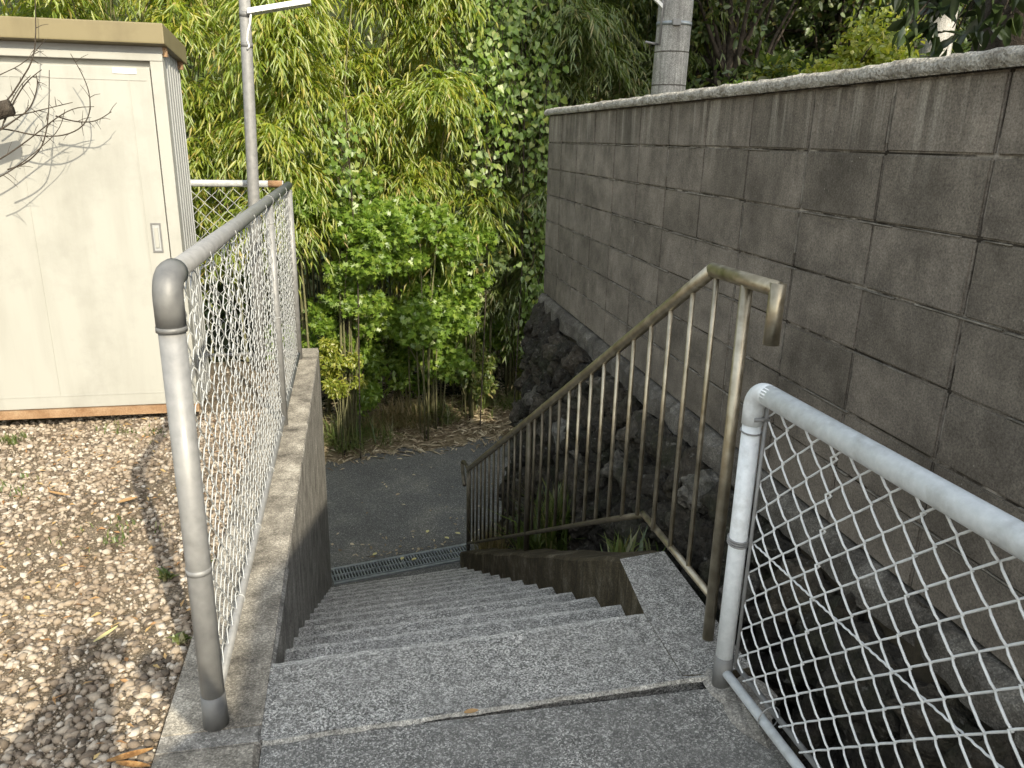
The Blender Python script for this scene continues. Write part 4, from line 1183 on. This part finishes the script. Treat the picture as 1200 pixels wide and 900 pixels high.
# ------------------------------------------------------------ low plants
def blades(centres, per, spread, h, w, bend, r):
    n = len(centres) * per
    c = np.repeat(centres, per, 0) + np.concatenate([r.normal(size=(n, 2)) * spread, np.zeros((n, 1))], 1)
    a = r.uniform(0, 2 * math.pi, n); lean = bend * r.random(n)
    d = np.stack([np.cos(a) * lean, np.sin(a) * lean, np.ones(n)], -1)
    hh = h * (.5 + .8 * r.random(n)); d = unit(d)
    side = np.stack([-np.sin(a), np.cos(a), np.zeros(n)], -1)
    tip = c + d * hh[:, None] + np.stack([np.cos(a) * lean, np.sin(a) * lean, -lean * .5], -1) * (hh * .45)[:, None]
    mid = c + d * (hh * .55)[:, None]
    ww = (w * (.6 + .6 * r.random(n)))[:, None]
    V = np.stack([c - side * ww * .5, c + side * ww * .5, mid + side * ww * .5, mid - side * ww * .5, tip], 1).reshape(-1, 3)
    b = (np.arange(n) * 5)[:, None]
    F = np.concatenate([b + np.array([[0, 1, 2]]), b + np.array([[0, 2, 3]]), b + np.array([[3, 2, 4]])], 0)
    return V, F
r = np.random.default_rng(5)
def clump(name, label, x, y, z, n, per, sx, h, w, bend, mat, cat, group=None):
    t = thing(name, label, cat, (x, y, z), group)
    c = np.stack([x + r.normal(size=n) * sx, y + r.normal(size=n) * sx * .7, np.full(n, z)], -1)
    V, F = blades(c, per, sx * .25, h, w, bend, r)
    tag(solid('blades', V, F, mat, t), kind='stuff')
    return t
clump('grass_clump', 'sunlit pale grass clump on the leaf littered verge', 0.55, 9.2, gz(.55, 9.2), 80, 8, .16, .34, .010, 1.6, 'lf_grass_dry', 'grass')
clump('grass_clump', 'green grass clump under the overhanging bushy shrub', 0.85, 9.2, gz(.85, 9.2), 50, 7, .14, .30, .010, 1.6, 'lf_grass', 'grass')
clump('grass_clump', 'dark low grass clump beside the bamboo stems on the verge', 1.6, 9.8, gz(1.6, 9.8), 50, 6, .25, .22, .010, 1.8, 'lf_grass', 'grass')
clump('grass_clump', 'dark grass clump at the verge near the stone wall', 2.2, 9.7, gz(2.2, 9.7), 60, 7, .25, .26, .010, 1.7, 'lf_grass', 'grass')
clump('grass_clump', 'shaggy dark grass clump low behind the retaining wall end', -0.15, 8.75, gz(-.15, 8.8), 60, 7, .2, .36, .010, 1.7, 'lf_grass', 'grass')
clump('grass_clump', 'pale tuft mixed with weeds left of the sunlit grass', 0.15, 8.95, gz(.15, 8.95), 30, 7, .1, .25, .011, .9, 'lf_grass_dry', 'grass')
clump('weed_clump', 'green long leaved weeds at the foot of the stone wall behind the handrail', 1.20, 4.35, -0.98, 34, 8, .08, .40, .015, .75, 'lf_grass', 'weeds')
clump('weed_clump', 'lower green weeds behind the handrail by the thick post', 1.14, 4.75, -1.27, 26, 8, .06, .30, .013, .7, 'lf_grass', 'weeds')
clump('weed_clump', 'small weeds on the stone wall below the handrail kink', 1.24, 3.1, -0.42, 12, 7, .07, .16, .013, 1.0, 'lf_grass', 'weeds')
clump('weed_clump', 'olive dry weeds around the lowest balusters of the handrail', 1.02, 5.6, -1.86, 40, 9, .07, .34, .007, .35, 'lf_grass_dry', 'weeds')
# gravel yard plants
GW_ = 'small weeds in the gravel yard'
for i, (x, y, n, h, s, lab) in enumerate([(-0.70, 2.62, 4, .04, .022, 'bright green weed in the gravel beside the fence shadow'),
        (-0.585, 2.22, 3, .03, .025, 'tiny green weed at the foot of the fence post'),
        (-0.60, 2.68, 5, .045, .015, 'thin green weed against the retaining wall edge'),
        (-1.0, 3.02, 13, .028, .10, 'thin grass patch spreading across the gravel'),
        (-1.52, 3.55, 9, .03, .12, 'faint grass patch in the gravel in front of the shed'),
        (-1.18, 4.12, 14, .04, .10, 'short grass tuft along the shed base near the corner'),
        (-1.75, 4.12, 14, .045, .06, 'dark grass tuft under the shed sill'),
        (-1.3, 2.55, 5, .03, .09, 'sparse dry tuft amid pale gravel')]):
    clump('weed', lab, x, y, -0.012, n, 7, s, h, .006 if i > 2 else .014, 1.1, 'lf_grass', 'weed', GW_)
# gravel stones
def gravel_field(name, n, xr, yr, smin, smax, seed, wide=.62):
    r = np.random.default_rng(seed)
    bm = bmesh.new(); bmesh.ops.create_icosphere(bm, subdivisions=1, radius=1.0)
    tv = np.array([v.co[:] for v in bm.verts]); tf = np.array([[v.index for v in fc.verts] for fc in bm.faces]); bm.free()
    x = r.uniform(*xr, n); y = r.uniform(*yr, n)
    patch = np.sin(x * 2.7 + 1) * np.cos(y * 2.1) + .6 * np.sin(x * 6.1 - y * 4.3)
    keep = (r.random(n) < np.clip(.74 + .34 * patch, .22, 1)) & (x > -wide * np.maximum(y, .5) - .2 if wide < 9 else x > -99)
    x, y = x[keep], y[keep]; n = len(x)
    s = smin + (smax - smin) * r.random(n) ** 2.6
    sc = s[:, None] * r.uniform(.65, 1.3, (n, 3)) * np.array([1, 1, .68])
    a = r.uniform(0, 2 * math.pi, n); tilt = r.uniform(-.5, .5, n)
    P = tv[None] * (1 + r.uniform(-.36, .36, (n, len(tv), 1)))
    P = P * sc[:, None, :]
    X = P[..., 0] * np.cos(tilt)[:, None] + P[..., 2] * np.sin(tilt)[:, None]
    Z = -P[..., 0] * np.sin(tilt)[:, None] + P[..., 2] * np.cos(tilt)[:, None]
    Y = P[..., 1]
    XX = X * np.cos(a)[:, None] - Y * np.sin(a)[:, None] + x[:, None]
    YY = X * np.sin(a)[:, None] + Y * np.cos(a)[:, None] + y[:, None]
    ZZ = Z + (yard_h(x, y) + s * .32)[:, None]
    V = np.stack([XX, YY, ZZ], -1).reshape(-1, 3)
    F = (tf[None] + (np.arange(n) * len(tv))[:, None, None]).reshape(-1, 3)
    o = solid(name, V, F, 'gravel')
    return tag(o, 'pale crushed stone gravel covering the yard by the shed', 'gravel', kind='stuff')
gravel_field('gravel', 56000, (-2.4, YX - .012), (1.3, 4.45), .0032, .0165, 3)
g2 = gravel_field('gravel', 9000, (-6, YX - .02), (-1.5, 5.4), .006, .018, 4, 99)
g2['label'] = 'coarser scattered gravel over the rest of the yard'

# fallen leaves
def litter(name, label, pts, L, W, tpl, mat, seed):
    r = np.random.default_rng(seed)
    n = len(pts)
    a = r.uniform(0, 2 * math.pi, n)
    d = np.stack([np.cos(a), np.sin(a), r.uniform(-.15, .35, n)], -1)
    nm = np.stack([r.uniform(-.5, .5, n), r.uniform(-.5, .5, n), np.ones(n)], -1)
    V, F = leaf_arrays(tpl, pts, d, nm, L * (.5 + .8 * r.random(n)), W * (.6 + .7 * r.random(n)))
    return tag(solid(name, V, F, mat), label, 'leaves', kind='stuff')
r = np.random.default_rng(21)
n = 15000
x = r.uniform(-3.5, 4.5, n); d_ = r.random(n) ** 0.9 * 2.6
y = road_far(x) - .12 + d_ + .1 * r.normal(size=n)
z = hill_h(x, y) + .012 + .02 * r.random(n)
z = np.maximum(z, ROADZ + .006)
litter('leaf_litter', 'brown fallen bamboo leaves covering the road verge', np.stack([x, y, z], -1), .13, .022, T_LANCE, 'litter', 22)
n = 130
x = r.uniform(-.3, 1.6, n); y = np.where(r.random(n) < .6, 6.15 + r.random(n) ** 2 * .5, r.uniform(6.1, 8.6, n))
litter('fallen_leaves', 'small scattered fallen leaves on the shaded road', np.stack([x, y, np.full(n, ROADZ + .008)], -1), .04, .022, T_OVAL, 'litter', 23)
n = 650
x = r.uniform(-2.4, -.57, n); y = r.uniform(1.4, 4.3, n)
litter('fallen_leaves', 'dry orange brown leaves scattered on the gravel', np.stack([x, y, yard_h(x, y) + .018], -1), .034, .011, T_LANCE, 'dryleaf', 24)
pts_ = []
for i in range(1, NS):
    l1, r1 = nose(i); l0, r0 = nose(i - 1)
    for q in range(5):
        e = rng.random() ** 3 * .5
        if rng.random() < .5: e = 1 - e
        p = l0.lerp(r0, .03 + .92 * e); pts_.append((p.x, p.y + .015 + rng.random() * .10, l1.z + .006))
litter('fallen_leaves', 'small dry leaves caught in the corners of the steps', np.array(pts_), .035, .016, T_OVAL, 'litter', 25)
def curled_leaf(label, x, y, z, L, W, rot, mat, group=None):
    v = []
    for i in range(7):
        s = i / 6
        w = W * math.sin(math.pi * (0.08 + .88 * s)) ** .8
        for q in (-1, 0, 1):
            lx, ly, lz = (s - .5) * L, q * w * .5, abs(q) * w * .22 + .16 * L * (s - .5) ** 2
            v.append((x + lx * math.cos(rot) - ly * math.sin(rot), y + lx * math.sin(rot) + ly * math.cos(rot), z + lz))
    f = [(i * 3 + q, (i + 1) * 3 + q, (i + 1) * 3 + q + 1, i * 3 + q + 1) for i in range(6) for q in range(2)]
    return tag(solid('fallen_leaf', v, f, mat, None, True), label, 'leaf', group)
curled_leaf('large curled orange leaf at the gravel edge near the post', -0.60, 1.735, 0.008, .105, .024, .25, 'bleaf')
curled_leaf('folded brown leaf overlapping the large orange leaf', -0.585, 1.70, 0.010, .09, .02, -.3, 'bleaf')
curled_leaf('small yellow leaf lying on the slab joint of the landing', 0.262, 1.742, 0.012, .04, .018, .1, 'dryleaf')
curled_leaf('long dry yellow leaf lying on the gravel by the post shadow', -0.80, 2.27, 0.014, .09, .016, 1.0, 'yleaf')
for (x, y) in [(0.83, 6.42), (0.56, 6.50), (0.07, 6.16), (0.30, 6.05), (0.40, 6.02), (.72, 6.35)]:
    curled_leaf('pale yellow leaf lying near the drain grating', x, y, ROADZ + .022, .05, .032, rng.uniform(0, 3), 'yleaf', 'pale leaves near the grating')
curled_leaf('pale leaf on the gravel at the corner of the shed', -1.28, 3.36, .012, .12, .018, -.5, 'dryleaf')
curled_leaf('brown curled leaf on the gravel near the shed front', -0.98, 3.25, .012, .08, .03, .6, 'dryleaf')

# ------------------------------------------------------------ bare pruned tree left of the frame
ps = thing('bare_tree', 'bare pruned tree with thin curving twigs in front of the shed', 'tree', (-2.1, 4.02, -0.02))
TY = 4.02
def tk(a, b, y): return (a * y / 3.2, y, 1.5 + (b - 1.5) * y / 3.2)
tube('trunk', [(-2.1, 4.02, -.05), (-2.08, 4.02, .6), (-1.98, TY, 1.15), (-1.86, TY, 1.4)], [.085, .07, .06, .05], 'bark', ps, 12)
tube('cut_limb', [(-1.87, TY, 1.38), (-1.66, TY, 1.53), tk(-1.166, 1.573, TY)], [.05, .045, .034], 'bark', ps, 12)
TW = [[(-1.3, 1.5), (-1.199, 1.501), (-1.102, 1.478), (-1.014, 1.477), (-0.948, 1.507), (-0.91, 1.557), (-0.902, 1.62), (-0.918, 1.682), (-0.948, 1.755)],
      [(-1.22, 1.56), (-1.17, 1.598), (-1.113, 1.668), (-1.078, 1.723), (-1.055, 1.791), (-1.036, 1.903), (-1.03, 2.0)],
      [(-1.3, 1.53), (-1.193, 1.539), (-1.124, 1.551), (-1.055, 1.571), (-0.963, 1.594)],
      [(-1.28, 1.46), (-1.199, 1.501), (-1.153, 1.537), (-1.109, 1.566), (-1.078, 1.615), (-1.069, 1.656), (-1.071, 1.683)],
      [(-1.3, 1.36), (-1.215, 1.402), (-1.124, 1.467), (-1.025, 1.54), (-0.959, 1.577), (-0.897, 1.582)],
      [(-1.024, 1.547), (-0.979, 1.531), (-0.925, 1.527), (-0.882, 1.537), (-0.84, 1.566)],
      [(-1.21, 1.36), (-1.15, 1.381), (-1.088, 1.433), (-1.063, 1.49), (-1.047, 1.567), (-1.024, 1.699)],
      [(-1.2, 1.52), (-1.15, 1.60), (-1.10, 1.66), (-1.05, 1.70)], [(-1.21, 1.5), (-1.17, 1.58), (-1.12, 1.65), (-1.09, 1.68)],
      [(-1.25, 1.33), (-1.19, 1.36), (-1.10, 1.43), (-1.02, 1.50), (-.99, 1.57)], [(-1.3, 1.62), (-1.2, 1.67), (-1.1, 1.72), (-1.02, 1.80)]]
r = np.random.default_rng(9)
for k, pl in enumerate(TW):
    y0 = TY + r.uniform(-.06, .10)
    pts = [(a * (y0 / 3.2), y0 + .01 * math.sin(i * 2 + k), 1.5 + (b - 1.5) * (y0 / 3.2)) for i, (a, b) in enumerate(pl)]
    # smooth by midpoint subdivision
    pv_ = [Vector(p) for p in pts]
    for _ in range(2):
        q = [pv_[0]]
        for a, b in zip(pv_[:-1], pv_[1:]):
            q += [a.lerp(b, .25), a.lerp(b, .75)]
        pv_ = q + [pv_[-1]]
    n_ = len(pv_)
    w0 = .0042 if k < 8 else .003
    tg = tube('twig', pv_, [w0 * (1 - .62 * i / (n_ - 1)) for i in range(n_)], 'twig', ps, 6)
    parts = []
    for q in range(9 if k < 8 else 5):
        j = int(r.integers(2, n_ - 2)); p = pv_[j]
        d3 = Vector((r.uniform(-.3, 1), r.uniform(-.6, .6), r.uniform(-.9, .9))).normalized()
        ln = r.uniform(.02, .075)
        parts.append(tube_vf([p, p + d3 * ln * .5 + Vector((0, 0, .004)), p + d3 * ln], [.0016, .0013, .0008], 4, False))
    v, f = merge(parts)
    v = np.array(v); c = (v.min(0) + v.max(0)) / 2
    tag(link('twiglets', mesh_np('twiglets', v - c, f, 'twig'), tg, Vector(c) - world_loc(tg)), kind='stuff')

# ------------------------------------------------------------ unseen gabled building added behind the camera to shade the steps and landing
hs = thing('shade_house', 'added unseen shade caster behind the landing, plastered, with a grey tiled gable roof', 'shade_house', (5.0, -6.5, 0))
HX0, HX1, HY0, HY1, HZ = 1.62, 9.0, -11.0, -3.2, 3.55
pk = 6.6
v = [(HX0, HY1, -.05), (HX1, HY1, -.05), (HX1, HY1, HZ), ((HX0 + HX1) / 2, HY1, pk - .25), (HX0, HY1, HZ)]
v += [(x, HY0, z) for x, _, z in v]
f = [(0, 1, 2, 3, 4), (9, 8, 7, 6, 5)] + [(i, 5 + i, 5 + (i + 1) % 5, (i + 1) % 5) for i in range(5)]
solid('wall', v, f, 'plaster', hs)
for s in (-1, 1):
    cx = (HX0 + HX1) / 2; ex = cx + s * ((HX1 - HX0) / 2 + .12)
    sl = (pk - .2 - HZ) / ((HX1 - HX0) / 2)
    ez = HZ + .05 - .12 * sl
    v = [(cx, HY1 + .35, pk - .15), (ex, HY1 + .35, ez), (ex, HY0 - .35, ez), (cx, HY0 - .35, pk - .15)]
    v += [(x, y, z + .12) for x, y, z in v]
    solid('roof', v, [(0, 1, 2, 3), (7, 6, 5, 4), (0, 4, 5, 1), (1, 5, 6, 2), (2, 6, 7, 3), (3, 7, 4, 0)], 'tile', hs)
for (x0, x1, z0_, z1_) in ((2.6, 4.2, .9, 2.1), (5.6, 7.4, .9, 2.1)):
    w = box('window', (x0, x1, HY1 - .02, HY1 + .04, z0_, z1_), 'galv_dark', hs, .01)
    sub('pane', (x0 + .05, (x0 + x1) / 2 - .02, HY1 + .01, HY1 + .043, z0_ + .05, z1_ - .05), 'glass', w)
    sub('pane', ((x0 + x1) / 2 + .02, x1 - .05, HY1 + .01, HY1 + .043, z0_ + .05, z1_ - .05), 'glass', w)

# ------------------------------------------------------------ the photographer, standing behind the lens
pe = thing('person', 'person in dark clothes holding up a phone on the landing', 'person', (0.02, -0.36, -0.006))
def skin_body(name, joints, edges, mat, parent, sub_=2):
    me = bpy.data.meshes.new(name)
    me.from_pydata([j[0] for j in joints], edges, [])
    o = bpy.data.objects.new(name, me); COL.objects.link(o)
    o.modifiers.new('skin', 'SKIN')
    for i, (p, rad) in enumerate(joints):
        sv = me.skin_vertices[0].data[i]
        sv.radius = rad if isinstance(rad, tuple) else (rad, rad)
        sv.use_root = (i == 0)
    md = o.modifiers.new('subd', 'SUBSURF'); md.levels = sub_; md.render_levels = sub_
    o.parent = parent
    me.materials.append(M[mat])
    return o
J = [((0, 0, .88), (.15, .11)), ((0, 0, 1.10), (.14, .10)), ((0, .0, 1.29), (.165, .105)), ((0, .01, 1.38), (.085, .075)), ((0, .03, 1.445), (.07, .066)), ((0, .045, 1.53), (.09, .10)), ((0, .045, 1.61), (.07, .08)),
     ((-.17, .0, 1.32), .072), ((-.20, .15, 1.33), .062), ((-.09, .27, 1.43), .052), ((-.04, .325, 1.465), .042),
     ((.17, .0, 1.32), .072), ((.30, .13, 1.37), .062), ((.17, .26, 1.45), .056), ((.07, .325, 1.475), .046),
     ((-.095, 0, .80), .085), ((-.10, .02, .46), .06), ((-.105, -.02, .09), .042), ((-.11, .13, .035), (.042, .034)),
     ((.095, 0, .80), .085), ((.10, .02, .46), .06), ((.11, -.02, .09), .042), ((.125, .13, .035), (.042, .034))]
Eg = [(0, 1), (1, 2), (2, 3), (3, 4), (4, 5), (5, 6), (2, 7), (7, 8), (8, 9), (9, 10), (2, 11), (11, 12), (12, 13), (13, 14), (0, 15), (15, 16), (16, 17), (17, 18), (0, 19), (19, 20), (20, 21), (21, 22)]
skin_body('body', J, Eg, 'cloth', pe)
bm = bmesh.new(); bmesh.ops.create_icosphere(bm, subdivisions=3, radius=1.0)
for vv in bm.verts:
    vv.co = Vector((vv.co.x * .082, vv.co.y * .098 + .035, vv.co.z * .085 + 1.575))
    if vv.co.y > .09 and vv.co.z < 1.6: vv.co.y = .09
me = bpy.data.meshes.new('hair'); bm.to_mesh(me); bm.free(); me.materials.append(M['hair'])
link('hair', me, pe)
ph = box('phone', (-.075, .075, -.004, .004, -.037, .037), 'black', None, .003)
tag(ph, 'black phone held up by the person on the landing', 'phone')
Rm = Matrix(((CX.x, CF.x, CU.x), (CX.y, CF.y, CU.y), (CX.z, CF.z, CU.z)))
ph.rotation_euler = Rm.to_euler()
ph.location = Vector((0, 0, CAM_H)) - CF * .012 - CX * .02
for sx_, px in ((-1, -.11), (1, .07)):
    hp = ph.location + CX * (px + .02 if px > 0 else px + .02) - CF * .03
    for q in range(4):
        b0 = hp - Vector((0, .02, .03)) + Vector((0, 0, .016 * q))
        skin_body('finger', [(tuple(b0 - pe.location), .010), (tuple(b0 + Vector((-sx_ * .02 * 0, .012, .006)) - pe.location), .009), (tuple(b0 + CX * (-sx_ * .022) - pe.location), .008)], [(0, 1), (1, 2)], 'skin', pe, 1)
